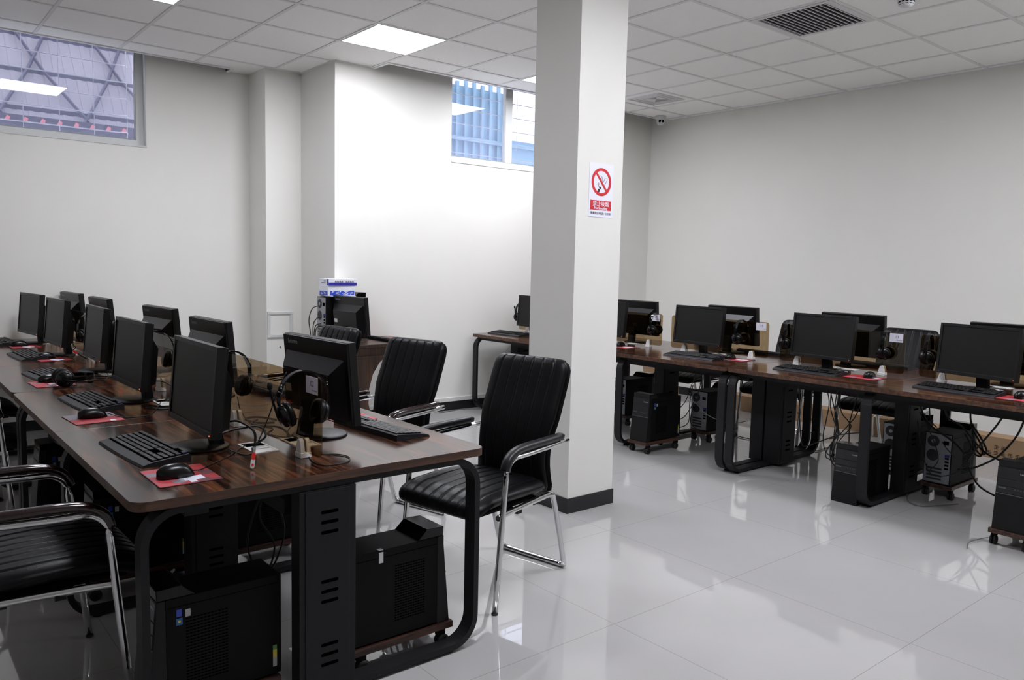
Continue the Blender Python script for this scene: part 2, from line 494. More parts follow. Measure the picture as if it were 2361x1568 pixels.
# ---------------------------------------------------------------- windows
def window(n, x0, x1, z0, z1, yf, depth, mullions, fw=.065):
    w = thing('window_%d' % n, None, None); tag(w, kind='structure')
    b = MB('frame_white')
    ya, yb = yf + depth, yf + depth + .05
    b.box(x0, x1, ya, yb, z0, z0 + fw * .8); b.box(x0, x1, ya, yb, z1 - fw, z1)
    b.box(x0, x0 + fw * .35, ya + .0005, yb - .0005, z0 + fw * .8, z1 - fw); b.box(x1 - fw, x1, ya + .0005, yb - .0005, z0 + fw * .8, z1 - fw)
    for mx in mullions: b.box(mx - .042, mx + .042, ya - .004, yb - .001, z0 + fw * .8, z1 - fw)
    b.m('seal_grey')
    b.box(x1 - fw - .006, x1 - fw - .0002, ya - .002, yb - .002, z0 + fw * .8 + .001, z1 - fw - .001); b.box(x0, x1 - fw - .007, ya - .003, ya - .0003, z0 + fw * .8 + .0005, z0 + fw * .8 + .006)
    b.build('window_frame', w)
    MB('window_glass').box(x0 + .01, x1 - .05, ya + .022, ya + .027, z0 + .03, z1 - .03).build('pane', w)
    MB('frame_white').box(x0 + .001, x1 - .001, yf - .006, ya - .0006, z0 - .012, z0 + .004).build('window_sill', w)
    # bars and insect mesh outside
    b = MB('bar_metal')
    yo = yf + TH + .05
    n_b = 0; z = z0 + .13
    while z < z1:
        b.tube([(x0 - .2, yo + .09, z), (x0 - .1, yo, z), (x1 - .16, yo, z), (x1 - .09, yo + .02, z + .01), (x1 - .06, yo + .09, z + .01)], .0045, 6); z += .142
    x = x0 + .55
    while x < x1: b.tube([(x, yo + .005, z0 - .1), (x, yo + .005, z1 + .1)], .003, 6); x += .26 if n == 1 else .47
    b.build('security_bars', w)
    MB('insect_mesh').box(x0 - .1, x1 - .055, yf + TH - .02, yf + TH - .0195, z0 - .05, z1 + .1).build('insect_screen', w)
    return w
window(1, W1[0], W1[1], W1[2], W1[3], LY, .07, (-3.95,))
window(2, W2[0], W2[1], W2[2], W2[3], WY, .03, (.37,))
b = MB('frame_white'); b.box(W1[1] - .005, W1[1] - .0005, LY - .001, LY + .069, W1[2] + .006, W1[3]); struct(b, 'trim_4')

# light well outside the windows
b = MB('outside_sheet')
for k in range(60):       # corrugated roof sheet sloping up over the left window
    x = -7.6 + k * .1
    b.prism([(5.6, 2.35), (8.0, 5.35), (8.0, 5.31), (5.6, 2.31)], x, x + .052, 'x')
    b.prism([(5.6, 2.356), (8.0, 5.356), (8.0, 5.33), (5.6, 2.33)], x + .052, x + .1, 'x')
struct(b, 'trim_5')
b = MB('outside_beam')
for k in range(6):
    y = 5.7 + k * .35; z = 2.35 + (y - 5.6) * 1.25
    b.box(-7.6, -1.7, y - .06, y - .02, z - .08, z - .03)
b.box(-7.6, -1.7, 5.5, 5.6, 1.2, 2.72)
for k in range(8):
    x = -6.9 + k * .75
    b.sweep([(x, 5.45, 2.3), (x + .6, 6.3, 3.3), (x + .9, 6.8, 3.95)], [(-.012, -.012), (.012, -.012), (.012, .012), (-.012, .012)], smooth=False)
    b.sweep([(x + .6, 5.45, 2.3), (x, 6.3, 3.3), (x - .3, 6.8, 3.95)], [(-.012, -.012), (.012, -.012), (.012, .012), (-.012, .012)], smooth=False)
struct(b, 'trim_6')
b = MB('outside_pale'); b.box(.6, 1.95, 4.9, 5.0, 1.5, 3.62); b.box(1.95, 3.4, 4.9, 5.0, 1.5, 3.05)
for k in range(10): b.box(.65 + k * .13, .69 + k * .13, 4.86, 4.9, 1.5, 3.66 + .04 * (k % 3))
b.box(.6, 3.4, 4.84, 4.87, 2.95, 3.0)
struct(b, 'wall_outside')
red0 = None  # plain red tabs standing for a row of unidentified red marks
for k in range(8):
    x = -3.60 + k * .142
    if red0 is None:
        b = MB('outside_red'); b.prism([(-.018, 0), (.02, 0), (.03, .03), (.004, .045)], -.02, .02, 'y')
        red0 = b.build('red_tab'); red0.location = (x, 5.47, 2.655)
        tag(red0, 'small red bracket in the row under the outside roof, seen through the left window', 'tab', 'red tabs outside the left window')
    else:
        o = red0.copy(); col.objects.link(o); o.location = (x, 5.47, 2.655)

# ---------------------------------------------------------------- ceiling fixtures
light0 = None
def ceiling_light(i, j, label):
    global light0
    c = (i * .6 + .3, j * .6 + .3, CEIL)
    if light0 is None:
        t = thing('ceiling_light', label, 'ceiling light', c, 0, 'square ceiling light panels')
        b = MB('white_plastic')
        for s in (-1, 1):
            b.box(-.288, .288, s * .288 - .012, s * .288 + .0, -.002, .012)
            b.box(s * .288 - .006, s * .288 + .006, -.275, .275, -.0018, .012)
        b.build('frame', t)
        MB('lamp').box(-.285, .285, -.285, .285, .0, .006).build('diffuser', t)
        light0 = t
    else: dup(light0, c, 0, label)
ceiling_light(-3, 3, 'square glowing ceiling panel nearest the bright wall corner, fully in view')
ceiling_light(-6, 3, 'square glowing ceiling panel cut by the top edge above the left window')
ceiling_light(0, 3, 'square glowing ceiling panel peeping out behind the column top')
ceiling_light(-6, -3, 'square glowing ceiling panel in the middle row, above the near desk end')
ceiling_light(-3, -3, 'square glowing ceiling panel in the middle row, out of view to the right')
ceiling_light(0, -3, 'square glowing ceiling panel in the middle row beside the smoke detector')

ceiling_light(3, -6, 'square fill panel added near the right wall to brighten the floor, out of view')  # added unseen panel, off the lamp grid, lifting the floor and right wall

t = thing('air_vent', 'large square air grille with slanted dark slots in the ceiling', 'vent', (.3, -.3, CEIL))
b = MB('vent_grey'); h = .288
b.box(-h, h, -h, -h + .045, -.004, .014); b.box(-h, h, h - .045, h, -.004, .014); b.box(-h, -h + .03, -h + .0452, h - .0452, -.004, .014); b.box(h - .03, h, -h + .0452, h - .0452, -.004, .014)
b.build('frame', t)
MB('dark_duct').box(-.262, .262, -.262, .262, .0045, .0058).build('duct', t)
for k in range(14):
    y = -.24 + k * .0345
    MB('vent_grey').prism([(y, -.006), (y + .0075, -.006), (y + .010, .004), (y + .006, .004)], -.26, .26, 'x').build('slat', t)
t = thing('air_diffuser', 'small square four way air diffuser in the ceiling near the dome camera', 'vent', (1.5, 2.07, CEIL))
b = MB('vent_grey')
for k, h in enumerate((.20, .155, .11)):
    z = -.004 - .0 * k
    b.box(-h, h, -h, -h + .012, z, .012); b.box(-h, h, h - .012, h, z, .012); b.box(-h, -h + .012, -h + .0122, h - .0122, z, .012); b.box(h - .012, h, -h + .0122, h - .0122, z, .012)
b.build('frame', t)
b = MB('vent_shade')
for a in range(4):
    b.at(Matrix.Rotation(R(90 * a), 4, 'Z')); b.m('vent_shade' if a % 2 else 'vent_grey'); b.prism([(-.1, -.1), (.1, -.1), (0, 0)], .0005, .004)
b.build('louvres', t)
t = thing('smoke_detector', 'round white smoke detector beside the large air grille', 'smoke detector', (.345, -.905, CEIL + .006))
MB('dome_white').lathe([(.052, 0), (.052, -.012), (.046, -.016), (.046, -.03), (.036, -.045), (.012, -.05)]).build('body', t)
b = MB('hole_black')
for a in range(12):
    b.at(Matrix.Rotation(R(30 * a), 4, 'Z')); b.box(.043, .047, -.008, .008, -.026, -.019); b.box(.036, .043, -.007, .007, -.037, -.031)
b.build('slots', t)
t = thing('dome_camera', 'white dome security camera with two round eyes at the ceiling corner', 'camera', (2.225, 2.62, CEIL + .006), R(-125))
MB('dome_white').lathe([(.062, 0), (.062, -.018), (.052, -.035), (.048, -.04)]).build('base', t)
MB('dome_white').lathe([(.012, -.002), (.03, -.012), (.045, -.035), (.046, -.06), (.036, -.085), (.018, -.098), (.004, -.1)]).build('eyeball', t)
b = MB('hole_black')
for y in (-.017, .017): b.lathe([(.0135, .034), (.0135, .047), (.009, .048)], (0, y, -.062), 16, 'x')
b.build('lens', t)

# ---------------------------------------------------------------- no smoking sign on the column
sx, sz, sy = -1.4235, 1.852, -.074
t = thing('no_smoking_sign', 'white no smoking sign with red ring stuck on the column', 'sign', (sx, sy, sz))
MB('sign_white').box(-.0965, .0965, -.0022, -.0004, -.151, .151).build('board', t)
b = MB('sign_red')
n = 56; ro, ri = .079, .062; cz = .046
ro_v = [[b.v((r * math.cos(2 * math.pi * k / n), y, cz + r * math.sin(2 * math.pi * k / n))) for k in range(n)] for r, y in ((ro, -.0034), (ri, -.0034), (ro, -.002), (ri, -.002))]
for k in range(n):
    q = (k + 1) % n
    b.f((ro_v[0][k], ro_v[0][q], ro_v[1][q], ro_v[1][k])); b.f((ro_v[0][k], ro_v[2][k], ro_v[2][q], ro_v[0][q])); b.f((ro_v[1][k], ro_v[1][q], ro_v[3][q], ro_v[3][k]))
b.at(Matrix.Translation((0, 0, cz)) @ Matrix.Rotation(R(49), 4, 'Y')); b.box(-.066, .066, -.0036, -.002, -.0065, .0065)
b.build('prohibition_ring', t)
MB('sign_red').box(-.084, .084, -.0032, -.002, -.112, -.058).build('red_band', t)
b = MB('sign_black')
b.at(Matrix.Translation((-.012, 0, cz - .035)) @ Matrix.Rotation(R(30), 4, 'Y')); b.prism(rrect(-.0085, .0085, -.027, -.005, .0075), -.0033, -.002, 'y'); b.box(-.0085, .0085, -.0033, -.002, -.001, .009)
b.at(Matrix.Identity(4))
def line(pts, r=.0012):
    b.tube([(x, -.003, z + cz) for x, z in pts], r, 5)
line([(.011, -.006), (.028, .022)]); line([(.024, -.018), (.044, .012)]); line([(x, z) for x, z in arc(.036, .017, .0095, 200, -30, 8)])
line(arc(-.012, .012, .022, 110, -40, 8)); line(arc(-.012, .010, .012, 120, -30, 8)); line([(-.028, -.006), (-.03, -.014), (-.022, -.028)]); line([(-.022, -.004), (-.02, -.014), (-.026, -.02)])
b.build('cigarette_symbol', t)
RX = (R(90), 0, 0)
text('lettering', '禁止吸烟', .033, 'sign_white', t, (0, -.0036, -.0785), RX)
text('lettering', 'No Smoking', .021, 'sign_white', t, (0, -.0036, -.1015), RX, bold=.0003)
text('lettering', '举报投诉电话：12320', .0172, 'sign_black', t, (0, -.0028, -.131), RX)

t = thing('access_panel', 'white framed square access hatch low on the pilaster', 'access panel', (-1.755, 3.64, .832))
b = MB('frame_white')
for s in (-1, 1):
    b.box(-.118, .118, -.014, 0, s * .105 - .012, s * .105 + .012, .002); b.box(s * .106 - .012, s * .106 + .012, -.0138, 0, -.0925, .0925)
b.build('frame', t)
MB('wall_paint').box(-.095, .095, -.005, -.001, -.094, .094, .002).build('door', t)
b = MB('hole_black'); b.lathe([(.006, 0), (.006, -.002)], (-1.752, 3.64, .625), 10, 'y'); b.lathe([(.003, 0), (.003, -.002)], (-1.752, 3.64, .612), 10, 'y')
tag(b.build('cable_hole'), 'tiny dark cable hole in the pilaster below the access hatch', 'hole')

# ---------------------------------------------------------------- desks
def loop_frame(y, xa, xb, parent):
    """flat-bar loop leg standing across the desk, plus its feet"""
    b = MB('black_steel')
    z0, z1 = .022, .712
    path = [(x, y, z) for x, z in rrect(xa, xb, z0 + .0, z1, .10, 8)]
    b.sweep(path, [(-.03, -.011), (.03, -.011), (.03, .011), (-.03, .011)], closed=True, upv=(0, 1, 0), smooth=False)
    o = b.build('loop_leg', parent)
    f = MB('rubber')
    for x in (xa + .1, xb - .1): f.lathe([(.02, 0), (.02, .008), (.009, .012)], (x, y, 0), 14)
    f.build('foot', o)
    return o
def cable_box(y0, y1, cx, parent, side=-1):
    o = MB('black_steel')
    o.box(cx - .098, cx + .098, y0, y1, .024, .70, .002)
    yf = y0 if side < 0 else y1
    o.box(cx - .078, cx + .074, yf - .003 if side < 0 else yf, yf if side < 0 else yf + .003, .03, .695, .001)
    bx = o.build('cable_box', parent)
    for z in (.592, .365, .155):
        s = MB('hole_black')
        for k in (-1, 0, 1):
            zz = z + k * .033
            ya = yf + side * .0034
            s.prism(rrect(cx - .026, cx + .034, zz - .0055, zz + .0055, .0052, 4), min(ya, ya - side * .002), max(ya, ya - side * .002), 'y')
        s.build('vent_slots', bx)
def desk(name, label, cat, x0, x1, ys, legs, group, near_round=(True, True)):
    """ys: board joints along Y; legs: list of y; boxes beside legs"""
    t = thing(name, label, cat, ((x0 + x1) / 2, ys[0], 0), 0, group)
    ox, oy = (x0 + x1) / 2, ys[0]
    hw = (x1 - x0) / 2
    for a, c in zip(ys[:-1], ys[1:]):
        b = MB('desk_wood', 'desk_edge')
        r0 = .045 if a == ys[0] else .0; r1 = .045 if c == ys[-1] else .0
        ya, yb = a - oy + .0006, c - oy - .0006
        poly = []
        poly += arc(hw - r0, ya + r0, r0, -90, 0) if r0 else [(hw, ya)]
        poly += arc(hw - r1, yb - r1, r1, 0, 90) if r1 else [(hw, yb)]
        poly += arc(-hw + r1, yb - r1, r1, 90, 180) if r1 else [(-hw, yb)]
        poly += arc(-hw + r0, ya + r0, r0, 180, 270) if r0 else [(-hw, ya)]
        b.prism(poly, .722, .75, 'z', .0012)
        o = b.build('tabletop', t)
        for p in o.data.polygons:
            if abs(p.normal.z) < .5: p.material_index = 1
    for (yl, by0, by1, side) in legs:
        loop_frame(yl - oy, -hw + .032, hw - .032, t)
        cable_box(by0 - oy, by1 - oy, -.026 if x0 < -3 else 0.0, t, side)
    b = MB('black_steel')
    L = ys[-1] - oy
    b.bm.free()
    for x in (-hw + .09, hw - .09):
        b = MB('black_steel'); b.box(x - .02, x + .02, .05, L - .05, .69, .722); b.build('crossbeam', t)
    g = MB('black_steel'); g.box(-.12, .12, .12, L - .12, .60, .606); g.box(-.122, -.116, .12, L - .12, .60, .65); g.box(.116, .122, .12, L - .12, .60, .65)
    g.build('cable_tray', t)
    return t
def grommet(desk_t, x, y):
    """white cable flap let into the desktop"""
    b = MB('white_plastic')
    ox, oy = desk_t.location.x, desk_t.location.y
    x -= ox; y -= oy
    hx, hy = .043, .085
    z0, z1 = .7502, .7535
    b.box(x - hx, x + hx, y - hy, y - hy + .008, z0, z1); b.box(x - hx, x + hx, y + hy - .008, y + hy, z0, z1)
    b.box(x - hx, x - hx + .008, y - hy + .0082, y + hy - .0082, z0, z1); b.box(x + hx - .008, x + hx, y - hy + .0082, y + hy - .0082, z0, z1)
    b.box(x - hx + .008, x + hx - .008, y - hy + .0085, y + .02, z0 + .0002, z1 - .0012)
    b.m('seal_grey'); b.box(x - hx + .02, x + hx - .012, y - .03, y - .027, z1 - .001, z1)
    b.m('hole_black'); b.box(x - hx + .008, x + hx - .008, y + .021, y + hy - .008, z0 - .0001, z0 + .0003)
    b.build('cable_flap', desk_t)

LX0, LX1 = -4.16, -2.955
G1 = 'long dark wood desks'
dA = desk('double_desk', 'dark wood double desk nearest the viewer, black loop legs and slotted box', 'desk', LX0, LX1, (-1.04, .07, 1.138),
          [(-1.0, -1.035, -.975, -1), (.07, .02, .12, -1), (1.10, 1.0, 1.13, -1)], None)
dB = desk('double_desk', 'dark wood double desk in the middle of the left row', 'desk', LX0, LX1, (1.142, 2.22, 3.24),
          [(1.18, 1.145, 1.24, -1), (2.22, 2.17, 2.27, -1), (3.2, 3.1, 3.23, -1)], None)
dC = desk('double_desk', 'dark wood desk end of the left row against the wall', 'desk', LX0, LX1, (3.244, 4.02),
          [(3.28, 3.25, 3.33, -1)], None)
RX0, RX1 = -.127, 1.07
dD = desk('double_desk', 'dark wood desk nearest in the right row, cut by the right edge', 'desk', RX0, RX1, (-2.05, -1.035, -.052),
          [(-1.035, -1.075, -.99, -1), (-.09, -.19, -.06, -1), (-2.01, -2.04, -1.93, -1)], None)
dE = desk('double_desk', 'dark wood desk of the right row just right of the column', 'desk', RX0, RX1, (-.048, .95, 1.95),
          [(-.01, -.045, .06, -1), (.955, .90, 1.0, -1), (1.91, 1.80, 1.94, -1)], None)
dF = desk('double_desk', 'dark wood desk end of the right row showing left of the column', 'desk', RX0, RX1, (1.954, 2.90),
          [(1.99, 1.96, 2.05, -1), (2.86, 2.78, 2.89, -1)], None)
CXL = (LX0 + LX1) / 2; CXR = (RX0 + RX1) / 2
for d, ys in ((dA, (-.59, .50)), (dB, (1.62, 2.72)), (dC, (3.60,))):
    for y in ys: grommet(d, -3.635, y); grommet(d, -3.475, y)
for d, ys in ((dD, (-1.5, -.55)), (dE, (.45, 1.45)), (dF, (2.45,))):
    for y in ys: grommet(d, CXR - .085, y); grommet(d, CXR + .085, y)
b = MB('black_steel'); b.box(-4.0 - CXL, -3.93 - CXL, .08, .13, .665, .70, .003); b.build('junction_box', dA)
b = MB('black_steel'); b.box(-.05, .03, .5, .6, .60, .68, .003); b.build('junction_box', dA)

# ---------------------------------------------------------------- glass partitions
def partition(x, y0, y1, label, zt=1.038):
    t = thing('glass_partition', label, 'partition', (x, y0, .75), 0, None)
    L = y1 - y0
    b = MB('bronze_glass'); b.prism(rrect(0, L, .022, zt - .75, .022, 5), -.0028, .0028, 'x', 0)
    b.build('glass_panel', t)
    for y in (.14, L - .14):
        c = MB('white_plastic')
        for s in (-1, 1):
            c.prism([(y - .022, 0), (y + .022, 0), (y + .019, .03), (y + .009, .062), (y - .004, .066), (y - .014, .058), (y - .02, .03)],
                    s * .003 if s > 0 else -.018, .018 if s > 0 else -.003, 'x', .002)
        c.box(-.0195, .0195, y - .0235, y + .0235, 0.0003, .018, .002)
        c.build('clip', t)
    return t
xg = -3.56
for k, (a, c, l) in enumerate(((-.94, -.04, 'bronze glass desk divider nearest the viewer, at the near desk end'),
                               (.10, 1.0, 'bronze glass desk divider second along the left row'),
                               (1.2, 2.08, 'bronze glass desk divider third along the left row'),
                               (2.28, 3.13, 'bronze glass desk divider fourth along the left row'),
                               (3.33, 3.98, 'bronze glass desk divider last in the left row by the wall'))):
    partition(xg, a, c, l)
xq = .475
for a, c, l in ((-1.98, -1.08, 'bronze glass desk divider at the right picture edge'), (-.985, -.09, 'bronze glass desk divider overlapped by the leather chair back in the right row'),
                (.01, .92, 'bronze glass desk divider in the right row whose card end shows plain wall behind'), (1.02, 1.90, 'bronze glass desk divider just right of the column, a headset over its card'),
                (2.02, 2.89, 'bronze glass desk divider showing left of the column')):
    partition(xq, a, c, l)

def number_card(x, y, zt, num, label, w=.086, h=.056):
    """facing -X"""
    t = thing('number_card', label, 'number card', (x - .0035, y, zt - h / 2 - .004))
    MB('card_white').box(-.0012, 0, -w / 2, w / 2, -h / 2, h / 2).build('card', t)
    text('number', num, .026, 'print_dark', t, (-.0014, -.004, .005), (R(90), 0, R(-90)), extrude=.0003)
    b = MB('print_grey')
    for k in range(9):
        yy = -.002 - k * .0042; b.box(-.0017, -.0012, yy - .0032, yy, -.0185 + .001 * (k % 2), -.0150 + .0006 * (k % 3))
    b.build('small_print', t)
number_card(xg, -.875, 1.038, '02', 'white card reading 02 inside the loop of the nearest headset')
number_card(xq, -.925, 1.036, '13', 'white card reading 13, in front of the leather chair back')
number_card(xq, .075, 1.036, '15', 'white card reading 15, fully visible on a tan divider corner')
number_card(xq, 1.09, 1.036, '17', 'white card reading 17, crossed by a headset band near the column')

# ---------------------------------------------------------------- monitors
def make_monitor():
    """local: screen faces +X, origin on the desk under the screen centre"""
    t = thing('computer_monitor', '', 'monitor')
    zc = .226; w, h = .49, .305
    tilt = Matrix.Translation((0, 0, zc)) @ Matrix.Rotation(R(-5), 4, 'Y')
    b = MB('bezel_plastic').at(tilt)
    bz = .017
    for s in (-1, 1):
        b.box(-.026, .004, s * (w / 2 - bz / 2) - bz / 2, s * (w / 2 - bz / 2) + bz / 2, -h / 2, h / 2, .0015)
    b.box(-.026, .004, -w / 2 + bz, w / 2 - bz, h / 2 - bz, h / 2, .0015); b.box(-.026, .004, -w / 2 + bz, w / 2 - bz, -h / 2, -h / 2 + .022, .0015)
    bez = b.build('bezel', t)
    MB('screen').at(tilt).box(-.02, .0, -w / 2 + bz - .001, w / 2 - bz + .001, -h / 2 + .02, h / 2 - bz + .001).build('screen', t)
    b = MB('shell_plastic').at(tilt)
    b.box(-.034, -.02, -w / 2 + .002, w / 2 - .002, -h / 2 + .002, h / 2 - .002, .002)
    A = [(-.034, y, z) for y, z in ((-.222, -.135), (.222, -.135), (.222, .088), (-.222, .088))]
    Bq = [(-.078, y, z) for y, z in ((-.178, -.125), (.178, -.125), (.178, .036), (-.178, .036))]
    va = [b.v(p) for p in A]; vb = [b.v(p) for p in Bq]
    b.f(vb)
    for i in range(4): b.f((va[i], va[(i + 1) % 4], vb[(i + 1) % 4], vb[i]))
    b.f(va[::-1])
    b.m('hole_black')
    for k in range(22): b.box(-.0785, -.0778, -.14 + k * .0128, -.134 + k * .0128, -.112, -.108)
    shell = b.build('back_shell', t)
    b = MB('black_plastic')
    b.prism([(-.1, .006), (-.062, .006), (-.05, .13), (-.078, .14)], -.032, .032, 'y', .002)
    b.build('neck', t)
    b = MB('bezel_plastic'); b.lathe([(.103, .0003), (.105, .004), (.10, .008), (.03, .0095)], (-.018, 0, 0), 48); b.build('base', t)
    p = tilt @ Vector((-.0345, .165, .127))
    o = text('logo', 'Lenovo', .026, 'logo_grey', t, p, (0, 0, 0), extrude=.0003, bold=.0004)
    o.rotation_euler = (tilt.to_3x3() @ Matrix.Rotation(R(-90), 3, 'Z') @ Matrix.Rotation(R(90), 3, 'X')).to_euler()
    p = tilt @ Vector((.0042, -.225, -.1415))
    o = text('logo', 'Lenovo', .009, 'logo_dim', t, p, (0, 0, 0), extrude=.0002)
    o.rotation_euler = (tilt.to_3x3() @ Matrix.Rotation(R(90), 3, 'Z') @ Matrix.Rotation(R(90), 3, 'X')).to_euler()
    MB('led_orange').at(tilt).box(.004, .0052, .228, .2305, -.143, -.1405).build('power_light', t)
    MB('white_plastic').at(tilt).box(-.0785, -.0779, .12, .165, -.06, -.03).build('label_sticker', t)
    return t
MON = make_monitor()
MON.location = (0, 0, -50)
# the text facing: logo on the back reads from behind
mon_list = [
    (-3.818, -.464, 179, 'black monitor with grey screen nearest the viewer, beside the keyboard on the near desk end'),
    (-3.758, .644, 181, 'black monitor with dark screen, second of the left file facing left'),
    (-3.675, 1.76, 179, 'black monitor with grey screen, third of the left file facing left'),
    (-3.718, 2.702, 183, 'black monitor with grey screen, fourth of the left file facing left'),
    (-3.737, 3.60, 187, 'black monitor with grey screen, farthest of the left file by the wall'),
    (-3.343, -.511, 3, 'black monitor seen from behind, behind the glass divider with the 02 card'),
    (-3.381, .578, 1, 'black monitor seen from behind, second along the far side of the left row'),
    (-3.313, 1.653, 4, 'black monitor seen from behind, third along the far side of the left row'),
    (-3.378, 2.86, 2, 'black monitor seen from behind, fourth along the far side of the left row'),
    (-3.392, 3.76, 5, 'black monitor seen from behind, farthest on the left row by the wall'),
    (.335, 2.50, 180, 'black monitor half hidden at the left side of the column'),
    (.304, 1.54, 182, 'black monitor mostly hidden behind the right side of the column'),
    (.42, .616, 176, 'black monitor with dark screen just right of the column in front of the 15 card'),
    (.40, -.449, 173, 'black monitor with dark screen standing left of the 13 card'),
    (.32, -1.464, 167, 'black monitor with dark screen at the right picture edge'),
    (.732, 1.517, -1, 'black monitor back showing just right of the column edge, partly behind a hanging headset'),
    (.798, .539, -4, 'black monitor back overlapping the first full screen right of the column'),
    (.816, -.464, -5, 'black monitor seen from behind, left of the 13 card'),
    (.734, -1.52, 0, 'black monitor seen from behind, cut by the right picture edge'),
]
first = True
for x, y, a, l in mon_list:
    g = None
    if first:
        MON.location = (x, y, .75); MON.rotation_euler = (0, 0, R(a)); MON['label'] = l; first = False
    else:
        dup(MON, (x, y, .75), R(a), l)

# ---------------------------------------------------------------- keyboards
def make_keyboard():
    """local: +X away from the typist, +Y to the typist's left"""
    t = thing('keyboard', '', 'keyboard')
    b = MB('key_plastic')
    n = 18; rows = []
    for i in range(n + 1):
        y = -.225 + .45 * i / n; f = -.084 + .006 * abs(y / .225) ** 2
        rows.append(y)
        prof = [(f, .002), (f + .004, .008), (-.045, .0145), (.07, .026), (.075, .022), (.075, .0)]
        ring = [b.v((x, y, z)) for x, z in prof] + [b.v((f, y, 0))]
        if i:
            for k in range(len(ring)): b.f((last[k], last[(k + 1) % len(ring)], ring[(k + 1) % len(ring)], ring[k]))
        else: b.f(ring)
        last = ring
    b.f(last[::-1]); b.build('body', t)
    b = MB('hole_black')
    def zt(x): return .0145 + (x + .045) * .0115 / .115
    b.prism([(-.047, zt(-.047) + .0002), (.068, zt(.068) + .0002), (.068, zt(.068) + .0012), (-.047, zt(-.047) + .0012)], -.213, .213, 'y'); b.build('key_bed', t)
    b = MB('bezel_plastic')
    rws = [(-.045, [.024, .018, .018, .1, .018, .018, .024]), (-.026, [.038] + [.0178] * 10 + [.044]), (-.007, [.031] + [.0178] * 11 + [.033]),
           (.012, [.024] + [.0178] * 13), (.031, [.0178] * 13 + [.033]), (.052, [.0178] * 15)]
    # three blocks: main, navigation, number pad
    for x, ks in rws:
        tot = sum(ks) + .0012 * len(ks); sc_ = .288 / tot
        y = .212
        for k in ks:
            w = k * sc_
            b.box(x + .001, x + .0165, y - w + .0006, y - .0008, zt(x + .008) + .001, zt(x + .008) + .0052, .0012, 1); y -= w + .0012 * sc_
        if x not in (-.007,):
            for k in range(3): b.box(x + .001, x + .0165, -.082 - k * .0185 - .0165, -.082 - k * .0185, zt(x + .008) + .001, zt(x + .008) + .0052, .0012, 1)
        if x < .05:
            for k in range(4): b.box(x + .001, x + .0165, -.141 - k * .0182 - .0165, -.141 - k * .0182, zt(x + .008) + .001, zt(x + .008) + .0052, .0012, 1)
    b.m('key_blue'); b.box(.052, .0665, -.213, -.198, zt(.06) + .001, zt(.06) + .0055)
    b.build('keys', t)
    return t
KB = make_keyboard()
kbs = [
    (-3.975, -.435, 4, 'black keyboard nearest the viewer, beside the red mouse pad at the desk end'),
    (-3.922, .64, 4, 'black keyboard second along the left side of the left row'),
    (-3.93, 1.62, 6, 'black keyboard third along the left side of the left row'),
    (-3.882, 2.68, 3, 'black keyboard fourth along the left side of the left row'),
    (-3.91, 3.68, 4, 'black keyboard farthest along the left row by the wall'),
    (-3.12, -.55, 184, 'black keyboard behind the near monitor back at the desk end corner'),
    (-3.10, .62, 182, 'black keyboard seen through the nearest glass divider'),
    (.175, .46, 2, 'black keyboard under the monitor just right of the column'),
    (.17, -.50, 0, 'black keyboard under the monitor left of the 13 card'),
    (.15, -1.44, -3, 'black keyboard under the monitor at the right picture edge'),
    (.12, 2.62, 2, 'black keyboard on the desk end showing left of the column'),
    (.93, .32, 180, 'black keyboard on the far side of the right row beside the 15 card'),
    (.98, -.60, 178, 'black keyboard on the far side of the right row behind the 13 card'),
]
for k, (x, y, a, l) in enumerate(kbs):
    if k == 0: KB.location = (x, y, .75); KB.rotation_euler = (0, 0, R(a)); KB['label'] = l
    else: dup(KB, (x, y, .75), R(a), l)

# ---------------------------------------------------------------- mouse pads and mice
def make_pad(kind):
    t = thing('mouse_pad', '', 'mouse pad')
    b = MB('pad_base'); b.prism(rrect(-.092, .092, -.11, .11, .008, 3), 0, .002); b.build('rubber_base', t)
    b = MB('pad_red'); b.prism(rrect(-.091, .091, -.109, .109, .008, 3), .002, .0024)
    z0, z1 = .0024, .0027
    def r(m, x0, x1, y0, y1): b.m(m); b.box(x0, x1, y0, y1, z0, z1)
    if kind == 'blocks':
        r('pad_pink', -.09, -.03, -.1085, .1085); r('pad_dark', .02, .091, -.108, -.09); r('pad_dark', .0, .03, .0, .03); r('pad_dark', .03, .06, -.09, -.06); r('pad_dark', -.03, .0, .03, .06); r('pad_dark', .055, .091, -.03, .02)
        z0, z1 = .0027, .0030
        r('pad_grey', -.09, -.045, .02, .06); r('pad_white', -.02, .05, -.075, -.03); r('pad_white', .0, .02, -.1, -.05); r('pad_grey', -.045, -.01, -.09, -.05)
        r('pad_white', -.02, .03, -.06, .0); r('pad_pink', -.06, -.03, -.06, -.02)
    else:
        r('pad_pink', -.09, .09, -.108, -.065); z0, z1 = .0027, .0030
        r('pad_grey', -.09, .09, .0, .108); r('pad_white', .04, .06, -.1, -.075)
    b.build('printed_surface', t)
    return t
